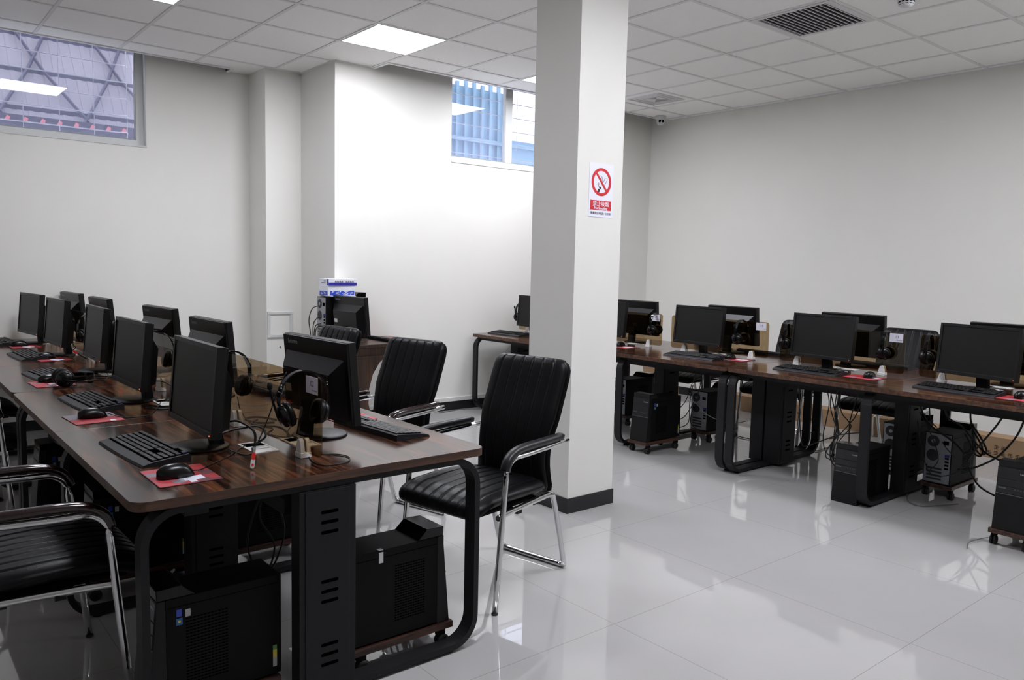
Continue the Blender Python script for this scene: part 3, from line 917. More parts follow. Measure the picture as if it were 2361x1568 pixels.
def make_mouse():
    t = thing('computer_mouse', '', 'mouse')
    b = MB('mouse_plastic'); n = 20; last = None
    for i in range(n + 1):
        u = (1 - math.cos(math.pi * i / n)) / 2; x = -.055 + .11 * u
        w = .031 * (max(0, 1 - abs(2 * u - 1) ** 3.2)) ** .5 * (1 - .12 * u) + .0006
        hh = .038 * (max(0, 1 - abs(1.9 * u - .85) ** 2.6)) ** .6 + .002 if u < .99 else .004
        ring = [b.v((x, w * math.cos(a), .002 + hh * max(0, math.sin(a)) ** .75)) for a in [math.pi * k / 12 for k in range(13)]]
        if last:
            for k in range(12): b.f((last[k], last[k + 1], ring[k + 1], ring[k]), True)
            b.f((last[12], last[0], ring[0], ring[12]))
        last = ring
    b.build('body', t)
    b = MB('rubber'); b.lathe([(.004, -.003), (.0095, -.003), (.0095, .003), (.004, .003)], (.028, 0, .027), 16, 'y'); b.build('scroll_wheel', t)
    return t
PAD = make_pad('blocks'); PAD2 = make_pad('grey'); MOUSE = make_mouse()
pads = [(PAD, -3.965, -.815, 0, 'red mouse pad with white squares at the near desk corner'),
        (PAD2, -3.985, .275, 4, 'red and grey mouse pad second along the left side of the left row'),
        (PAD, -3.955, 1.36, 3, 'red mouse pad partly under the headset lying on the desk'),
        (PAD, -3.77, 2.47, 3, 'red mouse pad with white squares fourth along the left row'),
        (PAD, -3.80, 3.36, 0, 'red mouse pad farthest along the left row by the wall'),
        (PAD, -3.11, -.25, 180, 'red mouse pad behind the monitor back at the near desk'),
        (PAD, .345, .19, 0, 'red mouse pad in front of a white clip, between column and double loop legs'),
        (PAD, .25, -.84, 0, 'red mouse pad right of the middle screen in the right row'),
        (PAD, .16, -1.77, 0, 'red mouse pad at the right picture edge'),
        (PAD, .26, 1.25, 0, 'red mouse pad at the right side of the column')]
done = set()
for p, x, y, a, l in pads:
    if id(p) not in done:
        p.location = (x, y, .75); p.rotation_euler = (0, 0, R(a)); p['label'] = l; done.add(id(p))
    else: dup(p, (x, y, .75), R(a), l)
mice = [(-3.985, -.83, 0, 'black mouse on the red pad at the near desk corner'),
        (-3.985, .285, 0, 'black mouse on the red and grey pad, second along the left row'),
        (-3.955, 1.43, 5, 'black mouse beside the headset lying on the desk'),
        (-3.80, 2.52, 0, 'black mouse fourth along the left row'),
        (-3.83, 3.40, 0, 'black mouse farthest along the left row by the wall'),
        (.33, .235, 0, 'black mouse on the red pad between the column and the double loop legs'),
        (.25, -.875, 0, 'black mouse on the red pad right of the middle screen in the right row'),
        (.19, -1.75, 0, 'black mouse at the right picture edge'),
        (.27, 1.30, 0, 'black mouse at the right side of the column')]
for k, (x, y, a, l) in enumerate(mice):
    if k == 0: MOUSE.location = (x, y, .753); MOUSE.rotation_euler = (0, 0, R(a)); MOUSE['label'] = l
    else: dup(MOUSE, (x, y, .753), R(a), l)

# ---------------------------------------------------------------- headsets
def make_headset():
    """local: loop in the YZ plane, band top at z=0, cups hang below; faces +X"""
    t = thing('headset', '', 'headset')
    b = MB('black_gloss')
    pts = [(0, y, z) for y, z in [(-.078, -.135), (-.086, -.105), (-.084, -.07)]] + \
          [(0, .082 * math.cos(R(a)), -.082 + .08 * math.sin(R(a))) for a in range(172, 4, -12)] + \
          [(0, y, z) for y, z in [(.084, -.07), (.086, -.105), (.078, -.135)]]
    b.sweep(smooth_path(pts, 2), [(-.0022, -.011), (.0022, -.011), (.0022, .011), (-.0022, .011)], upv=(0, 1, 0), smooth=False)
    b.build('headband', t)
    b = MB('chrome')
    for s in (-1, 1):
        for z in (-.045, -.055): b.lathe([(.0028, 0), (.002, .0015)], (.0118, s * .0815, z), 8, 'x')
    b.build('rivets', t)
    for s in (-1, 1):
        M = Matrix.Translation((0, s * .062, -.148)) @ Matrix.Rotation(R(-s * 16), 4, 'X') @ Matrix.Scale(1.1, 4)
        b = MB('mouse_plastic').at(M)
        b.lathe([(.012, s * .022), (.03, s * .018), (.037, s * .008), (.037, 0)], (0, 0, 0), 26, 'y')
        cup = b.build('ear_cup', t)
        b = MB('leather').at(M)
        b.lathe([(.037, 0), (.041, -s * .006), (.039, -s * .016), (.026, -s * .019), (.02, -s * .011)], (0, 0, 0), 26, 'y')
        b.build('ear_pad', cup)
    b = MB('black_plastic')
    b.tube(smooth_path([(0, -.088, -.155), (.006, -.098, -.13), (.012, -.112, -.09), (.014, -.12, -.055)], 4), .004, 8)
    b.lathe([(.003, -.012), (.0075, -.008), (.0085, .004), (.005, .014)], (.014, -.122, -.045), 12)
    b.build('microphone', t)
    return t
HS = make_headset()
HS.location = (0, 0, 0)
# loops hang across the glass: loop plane is XZ, so turn by 90 degrees
hs = [(xg, -.80, 1.048, -90, 'black headset hanging on the nearest glass divider by the 02 card'),
      (xg, -.13, 1.048, -75, 'black headset hanging at the far end of the nearest glass divider'),
      (xg, .92, 1.048, -80, 'black headset on the second glass divider, behind the second monitor'),
      (xg, 2.40, 1.048, -70, 'black headset on a glass divider between the third and fourth monitors'),
      (xq, 1.10, 1.046, -75, 'black headset hanging over the 17 card'),
      (xq, .25, 1.046, -85, 'black headset hanging left of the 15 card'),
      (xq, -.135, 1.046, -70, 'black headset hanging at the left end of the divider with the 13 card'),
      (xq, -.86, 1.046, -80, 'black headset hanging just left of the 13 card'),
      (xq, -1.13, 1.046, -80, 'black headset hanging between the 13 card and the rightmost monitor'),
      (xq, 2.86, 1.046, -80, 'black headset hanging on the divider left of the column')]
for k, (x, y, z, a, l) in enumerate(hs):
    if k == 0: HS.location = (x, y, z); HS.rotation_euler = (0, 0, R(a)); HS['label'] = l
    else: dup(HS, (x, y, z), R(a), l)
h = dup(HS, (-3.73, 1.40, .782), 0, 'black headset lying flat on the left desk beside a mouse')
h.rotation_euler = (0, R(90), 0)
h.location = (-3.775, 1.27, .7925)

# ---------------------------------------------------------------- computer towers and trolleys
def make_tower():
    """local: front faces +X, origin at the base centre"""
    t = thing('computer_tower', '', 'computer tower')
    D, W, H = .38, .165, .33
    b = MB('black_plastic'); b.box(-D / 2, D / 2 - .03, -W / 2, W / 2, .006, H, .002)
    b.m('hole_black')
    for s in (-1, 1):            # perforated area and seams on both sides
        y = s * (W / 2 + .0004)
        for i in range(12):
            for k in range(22):
                b.box(-.02 + i * .0105, -.012 + i * .0105, min(y, y - s * .0006), max(y, y - s * .0006), .06 + k * .0095, .0635 + k * .0095)
        b.box(-D / 2 + .01, D / 2 - .035, min(y, y - s * .0006), max(y, y - s * .0006), .303, .3045)
    b.build('case', t)
    b = MB('bezel_plastic')      # front bezel leaning out towards the foot, hood on top
    b.prism([(D / 2 - .03, .0), (D / 2 + .024, .0), (D / 2 - .004, H - .03), (D / 2 - .004, H), (D / 2 - .03, H)], -W / 2, W / 2, 'y', .0015)
    fr = b.build('front_bezel', t)
    b = MB('black_gloss')
    b.prism([(D / 2 - .115, H), (D / 2 - .006, H), (D / 2 - .004, H + .034), (D / 2 - .075, H + .036)], -W / 2 + .002, W / 2 - .002, 'y', .002)
    b.build('top_hood', t)
    b = MB('bay_plastic')
    def sl(z): return D / 2 - .004 + (H - .03 - z) * .0935
    for a, c in ((.270, .325), (.232, .266), (.194, .228)):
        b.prism([(sl(a) - .002, a), (sl(a) + .003, a), (sl(c) + .003, c), (sl(c) - .002, c)], -W / 2 + .006, W / 2 - .006, 'y', .001)
    b.m('logo_dim'); b.prism([(sl(.187), .187), (sl(.187) + .004, .187), (sl(.191) + .004, .191), (sl(.191), .191)], -W / 2 + .004, W / 2 - .004, 'y')
    for k in range(4): b.lathe([(.0035, .0), (.003, .004)], (sl(.22) + .001, .05 - k * .014, .22), 10, 'x')
    b.box(sl(.22) + .001, sl(.22) + .004, -.07, -.035, .216, .224)
    b.build('drive_bays', t)
    o = text('logo', 'Lenovo', .014, 'logo_bright', t, (sl(.31) + .0035, .045, .305), (R(90), 0, R(90)), extrude=.0003)
    b = MB('rear_steel')         # rear panel
    x = -D / 2
    b.box(x - .002, x, -W / 2 + .006, W / 2 - .006, .012, H - .006)
    b.m('rear_dark'); b.lathe([(.036, -.0), (.036, -.003)], (x - .001, .03, H - .055), 24, 'x'); b.lathe([(.037, -.0), (.037, -.003)], (x - .001, .03, H - .145), 24, 'x')
    b.m('rear_steel'); b.lathe([(.012, -.0), (.012, -.005)], (x - .001, .03, H - .055), 16, 'x')
    b.m('hole_black'); b.box(x - .004, x - .001, -.062, -.03, H - .07, H - .045)
    for k in range(4): b.box(x - .004, x - .001, -.068, -.045, .17 - k * .022, .182 - k * .022)
    b.m('rear_dark')
    for k in range(4): b.box(x - .004, x - .001, -.03, .06, .03 + k * .022, .042 + k * .022)
    b.m('vga_blue'); b.box(x - .008, x - .001, -.07, -.045, .185, .2)
    b.build('rear_panel', t)
    b = MB('rubber')
    for xx in (-.15, .15):
        for yy in (-.06, .06): b.box(xx - .012, xx + .012, yy - .01, yy + .01, 0, .006)
    b.build('feet', t)
    return t
def stickers(t, side):
    y = side * (.0825 + .0005)
    def q(m, x0, x1, z0, z1):
        b = MB(m); b.box(x0, x1, min(y, y + side * .0006), max(y, y + side * .0006), z0, z1); return b.build('sticker', t)
    q('sticker_blue', .115, .13, .273, .295); q('sticker_teal', .113, .131, .247, .268)
    b = MB('sticker_yellow'); b.lathe([(.004, 0), (.004, .0004)], (.122, y + side * .0006, .258), 10, 'y'); b.build('sticker', t)
    q('sticker_grey', .09, .105, .268, .29)
    q('sticker_yellow', -.175, -.162, .06, .085); q('sticker_green', -.175, -.162, .085, .1); q('sticker_grey', -.175, -.162, .03, .06)
TW = make_tower(); TWS = None
def make_trolley():
    t = thing('tower_trolley', '', 'trolley')
    b = MB('trolley_wood'); b.box(-.185, .225, -.094, .094, .068, .092, .0015); b.build('board', t)
    for x in (-.15, .18):
        for y in (-.076, .076):
            b = MB('black_plastic'); b.box(x - .017, x + .017, y - .012, y + .012, .045, .068, .003)
            c = b.build('caster', t)
            b = MB('rubber'); b.lathe([(.012, -.016), (.024, -.014), (.024, -.004), (.012, -.003)], (x + .006, y, .024), 18, 'y'); b.lathe([(.012, .003), (.024, .004), (.024, .014), (.012, .016)], (x + .006, y, .024), 18, 'y')
            b.build('wheel', c)
    return t
TR = make_trolley()
ZT = .0925
towers = [
    (-3.895, -.868, 180, True, 'black computer tower under the near desk end with stickers on its side', 1),
    (-3.27, -.875, 0, True, 'black computer tower under the near desk beside the slotted box', 0),
    (-3.82, .30, 180, True, 'black computer tower second under the left side of the left row', 1),
    (-3.85, 1.348, 180, True, 'black computer tower third under the left side of the left row', 1),
    (-3.30, .30, 0, True, 'black computer tower second under the far side of the left row', 0),
    (.09, .72, 180, True, 'black computer tower on a trolley just right of the column', 1),
    (.79, .70, 0, True, 'black computer tower showing its rear, beside the tower right of the column', 0),
    (.145, -.915, 180, False, 'black computer tower standing on the floor behind a loop leg', 0),
    (.79, -.902, 0, True, 'black computer tower showing its rear behind the slotted box of the nearest right desk', 0),
    (.71, -1.21, 0, True, 'black computer tower showing its silver rear panel on a trolley', 0),
    (.08, -1.845, 180, True, 'black computer tower on a trolley at the right picture edge', 0),
    (.74, 1.55, 0, True, 'black computer tower partly hidden behind the lower column', 0),
]
towers_st = None
for k, (x, y, a, tr, l, st) in enumerate(towers):
    z = ZT if tr else 0
    if k == 0:
        TW.location = (x, y, z); TW.rotation_euler = (0, 0, R(a)); TW['label'] = l; base = TW; o = TW
    else:
        o = dup(TW, (x, y, z), R(a), l)
    o['_st'] = st
tw_objs = [o for o in col.objects if o.name.startswith('computer_tower')]
for o in tw_objs:
    if o['_st']: stickers(o, 1)
    del o['_st']
b = MB('white_plastic'); y = -.0825; b.box(-.085, -.068, y - .0015, y - .0002, .285, .323); b.box(-.085, -.068, y - .001, y + .016, .33, .3312)
b.build('white_tab', tw_objs[1])
n = 0
for (x, y, a, tr, l, st) in towers:
    if not tr: continue
    l2 = 'brown board trolley on casters under the ' + l.replace('black computer ', '')
    l2 = ' '.join(l2.split()[:16])
    if n == 0: TR.location = (x, y, 0); TR.rotation_euler = (0, 0, R(a)); TR['label'] = l2
    else: dup(TR, (x, y, 0), R(a), l2)
    n += 1

# ---------------------------------------------------------------- chairs
def make_chair(pad_mat):
    """local: faces +X"""
    t = thing('office_chair', '', 'chair')
    b = MB('leather')
    line = [(-.075, .425)] + [(-.06 + .42 * k / 12, .438 + .012 * math.sin(math.pi * k / 12) ) for k in range(1, 12)] + [(.375, .425), (.398, .405), (.405, .385)]
    line = [(p.x - .045, p.z) for p in smooth_path([(x, 0, z) for x, z in line], 3)]
    b.cushion(line, .50, .075, 8, .07, .0055, lambda s: 1.0 if s > .3 else .92 + .08 * s / .3)
    b.build('seat', t)
    b = MB('black_cloth'); b.box(-.065, .315, -.2, .2, .388, .402, .004); b.build('seat_base', t)
    b = MB('leather')
    line = [(-.10, .40), (-.085, .46), (-.078, .52), (-.08, .58), (-.09, .64), (-.108, .70), (-.13, .76), (-.155, .82), (-.178, .88), (-.2, .935), (-.218, .975), (-.226, .99)]
    line = [(p.x - .045, p.z) for p in smooth_path([(x, 0, z) for x, z in line], 4)][::-1]
    b.cushion(line, .435, .055, 6, .06, .0055, lambda s: 1.0 if s < .45 else 1.0 - .10 * math.sin(math.pi * (s - .45) / .55) * .9)
    b.build('backrest', t)
    b = MB('black_cloth')
    sh = [(x - .016, z) for x, z in [(-.118, .385), (-.10, .46), (-.096, .55), (-.105, .62), (-.125, .70), (-.17, .82), (-.215, .94), (-.232, .978)]]
    sh = [(p.x - .045, p.z) for p in smooth_path([(x, 0, z) for x, z in sh], 3)][::-1]
    b.cushion(sh, .44, .022, 0, .07, 0, lambda s: 1.0 if s < .45 else 1.0 - .10 * math.sin(math.pi * (s - .45) / .55) * .9, N=20)
    b.build('back_shell', t)
    for s in (-1, 1):
        b = MB('chrome')
        p = [(.30, s * .28, .003), (.247, s * .28, .55)] + [(.247 - .075 + .075 * math.cos(R(a)), s * .28, .562 + .07 * math.sin(R(a))) for a in (15, 40, 65, 85)] + [(.10, s * .279, .633), (-.03, s * .275, .638), (-.20, s * .262, .642)]
        b.tube(smooth_path(p, 3), .0125, 12, upv=(0, 1, 0)); leg = b.build('front_leg', t)
        f = MB('rubber'); f.lathe([(.0135, 0), (.0135, .008)], (.30, s * .28, 0), 14); f.build('foot_cap', leg)
        b = MB(pad_mat)
        p = [(.252, s * .28, .585), (.234, s * .28, .625), (.19, s * .28, .654), (.12, s * .279, .664), (.0, s * .276, .666), (-.14, s * .268, .668)]
        b.sweep(smooth_path(p, 4), [(-.011 + .0, -.018), (.009, -.022), (.015, -.012), (.016, .0), (.015, .012), (.009, .022), (-.011, .018)], upv=(.3, 0, 1))
        b.build('armrest', t)
    b = MB('chrome')
    L = [(.275, -.268, .392), (.2, -.25, .392), (-.09, -.215, .392), (-.16, -.205, .385), (-.195, -.2, .35), (-.285, -.195, .055), (-.3, -.185, .02), (-.303, -.15, .0125)]
    Rr = [(x, -y, z) for x, y, z in L][::-1]
    b.tube(smooth_path(L + Rr, 4), .0125, 12, upv=(0, 1, 0)); b.build('rear_frame', t)
    b = MB('black_steel'); b.box(.1, .13, -.25, .25, .372, .388); b.box(-.05, -.02, -.22, .22, .372, .388); b.build('seat_brackets', t)
    return t
CH = make_chair('arm_pad_black'); CH2 = make_chair('maroon_lacquer')
chairs = [(CH, -2.525, -.535, 191, 'black ribbed leather chair with chrome legs at the near desk end by the column'),
          (CH2, -2.545, .42, 194, 'black leather chair with glossy maroon armrests behind the chair by the column'),
          (CH2, -2.535, 1.40, 187, 'black leather chair in front of the stacked white and blue boxes'),
          (CH2, -4.39, -.395, 1, 'black chair with chrome frame cut by the left edge, nearest the viewer'),
          (CH2, -4.43, 1.72, 0, 'black chair at the left edge, second along the left row'),
          (CH, -4.33, 2.72, 0, 'black chair third along the left side of the left row, mostly hidden'),
          (CH, 1.40, .40, 182, 'black leather chair behind the right row, between the 15 card and the next monitor'),
          (CH, 1.38, -.50, 180, 'black leather chair behind the 13 card at the right row'),
          (CH, 1.42, 1.36, 178, 'black chair far behind the right row next to the column')]
done = set()
for p, x, y, a, l in chairs:
    if id(p) not in done: p.location = (x, y, 0); p.rotation_euler = (0, 0, R(a)); p['label'] = l; done.add(id(p))
    else: dup(p, (x, y, 0), R(a), l)

# ---------------------------------------------------------------- teacher's desk with tower, boxes and monitor
t = thing('teacher_desk', 'brown wooden desk with curved end panel in front of the bright wall', 'desk', (-1.45, 2.6, 0))
MB('teacher_wood').box(-.50, .42, -.30, .33, .735, .76, .003).build('tabletop', t)
b = MB('teacher_wood'); b.box(-.50, .40, -.285, .325, .665, .735, .002); b.build('apron', t)
for y in (-.285, .305):
    b = MB('teacher_wood')
    poly = [(-.46, 0), (-.02, 0), (-.045, .06), (-.10, .16), (-.13, .28), (-.125, .4), (-.09, .52), (-.03, .61), (.04, .665), (-.46, .665)]
    b.prism(poly, y - .012, y + .014, 'y', .001); b.build('end_panel', t)
tower_t = dup(TW, (-1.525, 2.868, .76), 0, 'black computer tower with cables at its rear on the brown desk', scale=(1, 1, 1.09))
tm = dup(MON, (-1.60, 2.535, .76), R(3), 'black monitor seen from behind on the brown desk, below the white boxes')
kt = dup(KB, (-1.27, 2.52, .76), R(180), 'black keyboard on the brown desk beside the monitor back')
dup(PAD, (-1.19, 2.80, .76), R(200), 'red mouse pad on the brown desk')
t = thing('paper_sheets', 'loose white papers under the boxes on the tower', 'papers', (-1.56, 2.865, 1.1225))
MB('paper').at(Matrix.Rotation(R(6), 4, 'Z')).box(-.125, .16, -.09, .09, 0, .004).build('sheet', t)
MB('paper').at(Matrix.Rotation(R(-9), 4, 'Z')).box(-.13, .12, -.095, .08, .0045, .008).build('sheet', t)
t = thing('printer_box', 'white box with blue pixel pattern, lower of the two on the tower', 'box', (-1.575, 2.865, 1.1292))
b = MB('box_white'); b.box(-.125, .125, -.085, .085, 0, .085, .001); b.build('carton', t)
b = MB('box_blue')
b.box(-.105, .118, -.0862, -.085, .005, .042); b.box(-.1262, -.125, -.075, .07, .005, .04)
b.m('box_white'); rr = random.Random(3)
for k in range(34):
    x = -.095 + rr.random() * .2; z = .008 + rr.random() * .03; w = .004 + rr.random() * .012
    b.box(x, x + w, -.0867, -.0862, z, z + .004 + rr.random() * .005)
for k in range(14):
    y = -.065 + rr.random() * .11; z = .012 + rr.random() * .024
    b.box(-.1267, -.1262, y, y + .01, z, z + .005)
b.build('blue_print', t)
t = thing('paper_box', 'white box with navy blue band, topmost on the tower', 'box', (-1.575, 2.865, 1.2148), R(1))
b = MB('box_white'); b.box(-.122, .14, -.088, .085, 0, .058, .001); b.build('carton', t)
b = MB('box_navy'); b.box(-.122, .1402, -.0892, -.088, .001, .026); b.box(-.1232, -.122, -.085, -.06, .003, .056)
b.m('print_dark')
for k in range(4): b.box(-.065 + k * .02, -.05 + k * .02, -.0893, -.088, .028, .04)
for k in range(4): b.box(.035 + k * .02, .05 + k * .02, -.0893, -.088, .028, .04)
b.m('print_grey')
for k in range(3): b.box(-.1228, -.122, -.03 + k * .012, -.022 + k * .012, .036, .042)
for k in range(6): b.box(-.1228, -.122, -.03 + k * .013, -.02 + k * .013, .018, .026)
b.build('printed_band', t)
b = MB('black_plastic'); b.box(-.055, .055, -.08, .08, 0, .14, .004); b.m('logo_dim'); b.box(-.03, .03, -.082, -.08, .09, .12)
o = b.build('backup_battery'); o.location = (-1.12, 2.78, 0); tag(o, 'small black box standing on the floor beside the brown desk', 'battery box')

# ---------------------------------------------------------------- cartons along the right wall
t = thing('flat_carton', 'long brown carton on the floor along the right wall, farther one', 'carton', (2.24, .78, 0))
MB('cardboard').box(-.09, .09, -.72, .98, 0, .155, .002).build('box_body', t)
b = MB('cardboard_dark'); rr = random.Random(5)
for k in range(9):
    for z in (.028, .062):
        y = .18 - k * .055 - (0 if z < .05 else .05)
        if z > .05 and k > 5: continue
        b.box(-.0908, -.09, y, y + .016, z, z + .022); b.box(-.0908, -.09, y + .02, y + .036, z + .004, z + .022)
b.build('printing', t)
t = thing('flat_carton', 'long brown carton on the floor along the right wall, nearer one with print', 'carton', (2.17, -.76, 0))
MB('cardboard').box(-.09, .09, -.95, .72, 0, .17, .002).build('box_body', t)
MB('cable_white').tube(smooth_path([(-.092, .715, .005), (-.094, .722, .12), (-.06, .725, .176), (.0, .70, .174)], 4), .006, 8).build('strap', t)
b = MB('cardboard_dark')
for k in range(8):
    y = -.12 - k * .05
    for dz, n in ((.03, 8), (.075, 5)):
        if k >= n or (n == 5 and k == 2): continue
        b.box(-.0908, -.09, y, y + .03, dz, dz + .006); b.box(-.0908, -.09, y, y + .03, dz + .012, dz + .017); b.box(-.0908, -.09, y + .002, y + .028, dz + .023, dz + .028); b.box(-.0908, -.09, y + .012, y + .017, dz, dz + .028); b.box(-.0908, -.09, y + .024, y + .028, dz + .012, dz + .028)
b.build('printing', t)
b = MB('cardboard'); b.prism([(-.13, 0), (.11, 0), (.15, .27), (-.13, .30)], -.04, .04, 'x', .001)
o = b.build('open_carton'); o.location = (1.95, 2.33, .165); tag(o, 'upright brown carton piece seen under the desk right of the column', 'carton')
b = MB('cardboard'); b.box(-.1, .1, -.26, .26, 0, .165, .002); o = b.build('flat_carton'); o.location = (1.95, 2.33, 0); tag(o, 'brown carton under the upright carton piece behind the column', 'carton')

# power strip on the floor by the far desk
t = thing('power_strip', 'black power strip with red sockets on the floor under the far desk end', 'power strip', (.12, 2.72, 0), R(10))
MB('black_plastic').box(-.14, .14, -.025, .025, 0, .035, .004).build('body', t)
b = MB('tag_red')
for k in range(4): b.box(-.11 + k * .055, -.08 + k * .055, -.0265, -.025, .01, .028)
b.build('sockets', t)

# ---------------------------------------------------------------- usb tag on the near desk
t = thing('usb_stick', 'small white and red stick leaning upright beside the white flap of the near desk', 'usb stick', (-3.758, -.862, .781))
ax = Vector((.16, .12, .97)).normalized(); az = Vector((-.36, -.93, .1)); az = (az - ax * az.dot(ax)).normalized(); ay = az.cross(ax)
t.rotation_euler = Matrix((ax, ay, az)).transposed().to_euler()
b = MB('white_plastic'); b.prism(rrect(-.028, .005, -.0065, .0065, .006, 4), 0, .006); b.build('cap', t)
b = MB('tag_red'); b.box(.0, .022, -.0055, .0055, .0, .0063); b.build('grip', t)
b = MB('tag_red'); b.lathe([(.0042, .006), (.0042, .0066)], (-.0165, 0, 0), 14); b.build('dot', t)
b = MB('smoked_clear'); b.box(.022, .05, -.005, .005, .0, .005); b.build('clear_end', t)
# red plug tips of the far headsets
red = None
for x, y, z, l in ((-3.66, 2.30, .80, 'red ended cable plug behind the fourth monitor of the left row'), (-3.63, 1.30, .80, 'red ended cable plug behind the third monitor of the left row')):
    b = MB('tag_red'); b.at(Matrix.Rotation(R(35), 4, 'Y')); b.box(-.03, .0, -.008, .008, -.006, .006, .002); b.m('cable_black'); b.tube([(0, 0, 0), (.06, -.02, .0)], .006, 8)
    o = b.build('cable_plug'); o.location = (x, y, z); tag(o, l, 'plug')

# ---------------------------------------------------------------- cables
def cable(label, pts, r=.003, m='cable_black', name='cable', group=None, n=5):
    b = MB(m); b.tube(smooth_path(pts, n), r, 7); o = b.build(name); return tag(o, label, 'cable', group)
def multi(label, paths, r=.0035, m='cable_black', name='cable_bundle'):
    b = MB(m)
    for p in paths: b.tube(smooth_path(p, 5), r, 7)
    return tag(b.build(name), label, 'cables')
# near desk, camera side
cable('thick black monitor cable looping from the nearest monitor to the white flap', [(-3.73, -.50, .83), (-3.69, -.54, .845), (-3.645, -.58, .81), (-3.64, -.575, .7545)], .0045)
cable('second thick black cable looping from the nearest monitor to the white flap', [(-3.74, -.52, .80), (-3.69, -.52, .81), (-3.62, -.56, .82), (-3.61, -.60, .79), (-3.645, -.565, .7545)], .004)
cable('thin black headset cable hanging to the white flap of the near desk', [(-3.575, -.70, 1.03), (-3.60, -.68, .96), (-3.615, -.65, .88), (-3.625, -.60, .80), (-3.63, -.565, .7545)], .0022)
cable('thin black cable looping on the near desk around the glass corner', [(-3.50, -.66, .7525), (-3.537, -.779, .7525), (-3.567, -.90, .7525), (-3.55, -.96, .7525), (-3.479, -.955, .7525), (-3.44, -.90, .7525), (-3.452, -.844, .7525), (-3.50, -.81, .7525)], .002)
cable('mouse cable running behind the nearest monitor base', [(-3.935, -.83, .765), (-3.90, -.80, .757), (-3.85, -.74, .7525), (-3.76, -.66, .7525), (-3.70, -.585, .7525), (-3.665, -.55, .7545)], .0018)
cable('black cable from the nearest monitor foot to the white flap', [(-3.745, -.60, .762), (-3.72, -.66, .7525), (-3.69, -.67, .7525), (-3.66, -.60, .7545)], .0025)
cable('mouse cable of the second left station', [(-3.93, .285, .765), (-3.88, .22, .7525), (-3.80, .215, .7525), (-3.76, .26, .7525), (-3.70, .40, .7525), (-3.66, .50, .7545)], .0018)
for k, y0 in enumerate((.50, 1.62, 2.72)):
    nm = ('second', 'third', 'fourth')[k]
    multi('black cables curling into the white desk flap behind the %s left monitor' % nm,
          [[(-3.70, y0 + .05, .84), (-3.65, y0 + .0, .85), (-3.60, y0 - .04, .80), (-3.64, y0 + .035, .7545)],
           [(-3.72, y0 - .02, .7525), (-3.68, y0 - .1, .7525), (-3.62, y0 - .10, .7535), (-3.60, y0 + .0, .7535), (-3.63, y0 + .045, .7545)],
           [(-3.75, y0 - .1, .7525), (-3.70, y0 - .17, .7525), (-3.64, y0 - .15, .7535), (-3.61, y0 - .05, .7545), (-3.63, y0 + .03, .7545)]], .0028)
multi('thin cables on the desk behind the nearest glass divider, seen through it',
      [[(-3.40, -.40, .80), (-3.47, -.46, .7535), (-3.45, -.60, .7545), (-3.475, -.555, .7545)],
       [(-3.44, -.1, .7525), (-3.50, -.18, .7525), (-3.46, -.30, .7525), (-3.52, -.40, .7525), (-3.48, -.53, .7545)],
       [(-3.54, -.14, .86), (-3.52, -.12, .80), (-3.50, -.2, .7525), (-3.43, -.3, .7525), (-3.47, -.5, .7545)],
       [(-3.38, -.15, .7525), (-3.42, -.05, .7525), (-3.48, -.06, .7525), (-3.47, -.16, .7525), (-3.41, -.2, .7525)]], .0022)
cable('thin cable on the desk near the headset lying flat', [(-3.92, 1.42, .765), (-3.86, 1.5, .7525), (-3.80, 1.46, .7525), (-3.72, 1.35, .7525), (-3.66, 1.5, .7525), (-3.64, 1.62, .7545)], .002)
# under the near desk
multi('dark cables hanging under the near desk', [[(-3.62, -.6, .592), (-3.64, -.62, .5), (-3.6, -.65, .4), (-3.66, -.7, .3)], [(-3.58, -.6, .592), (-3.56, -.64, .45), (-3.62, -.7, .36), (-3.7, -.78, .35)],
      [(-3.6, -.55, .592), (-3.68, -.6, .42), (-3.7, -.8, .32)], [(-3.55, -.62, .592), (-3.52, -.7, .4), (-3.5, -.8, .3)]], .0035)
# right row
multi('bundle of black cables hanging from the right row above the tower standing on the floor',
      [[(.3, -.539, .70), (.3, -.585, .555), (.3, -.572, .419), (.3, -.558, .298), (.3, -.608, .188), (.33, -.83, .152)],
       [(.3, -.567, .70), (.3, -.618, .53), (.3, -.655, .419), (.3, -.662, .317), (.3, -.641, .165), (.34, -.86, .12)],
       [(.3, -.601, .70), (.3, -.596, .527), (.3, -.634, .415), (.3, -.669, .348), (.3, -.614, .249), (.3, -.653, .123), (.335, -.86, .09)],
       [(.3, -.647, .70), (.3, -.628, .517), (.3, -.651, .389), (.3, -.632, .208), (.335, -.84, .18)],
       [(.3, -.695, .70), (.3, -.641, .548), (.3, -.631, .459), (.3, -.654, .345), (.3, -.588, .169), (.335, -.85, .15)],
       [(.3, -.36, .70), (.3, -.37, .476), (.3, -.401, .238), (.3, -.448, .223), (.3, -.534, .269), (.3, -.684, .345), (.34, -.85, .385)],
       [(.3, -.64, .70), (.3, -.67, .508), (.3, -.723, .445), (.3, -.746, .405), (.3, -.70, .34), (.3, -.66, .28)],
       [(.3, -.80, .70), (.3, -.76, .55), (.3, -.74, .46), (.3, -.735, .42), (.3, -.74, .30)], [(.3, -.85, .70), (.3, -.78, .50), (.3, -.745, .44), (.3, -.66, .33), (.3, -.6, .3)]], .0036)
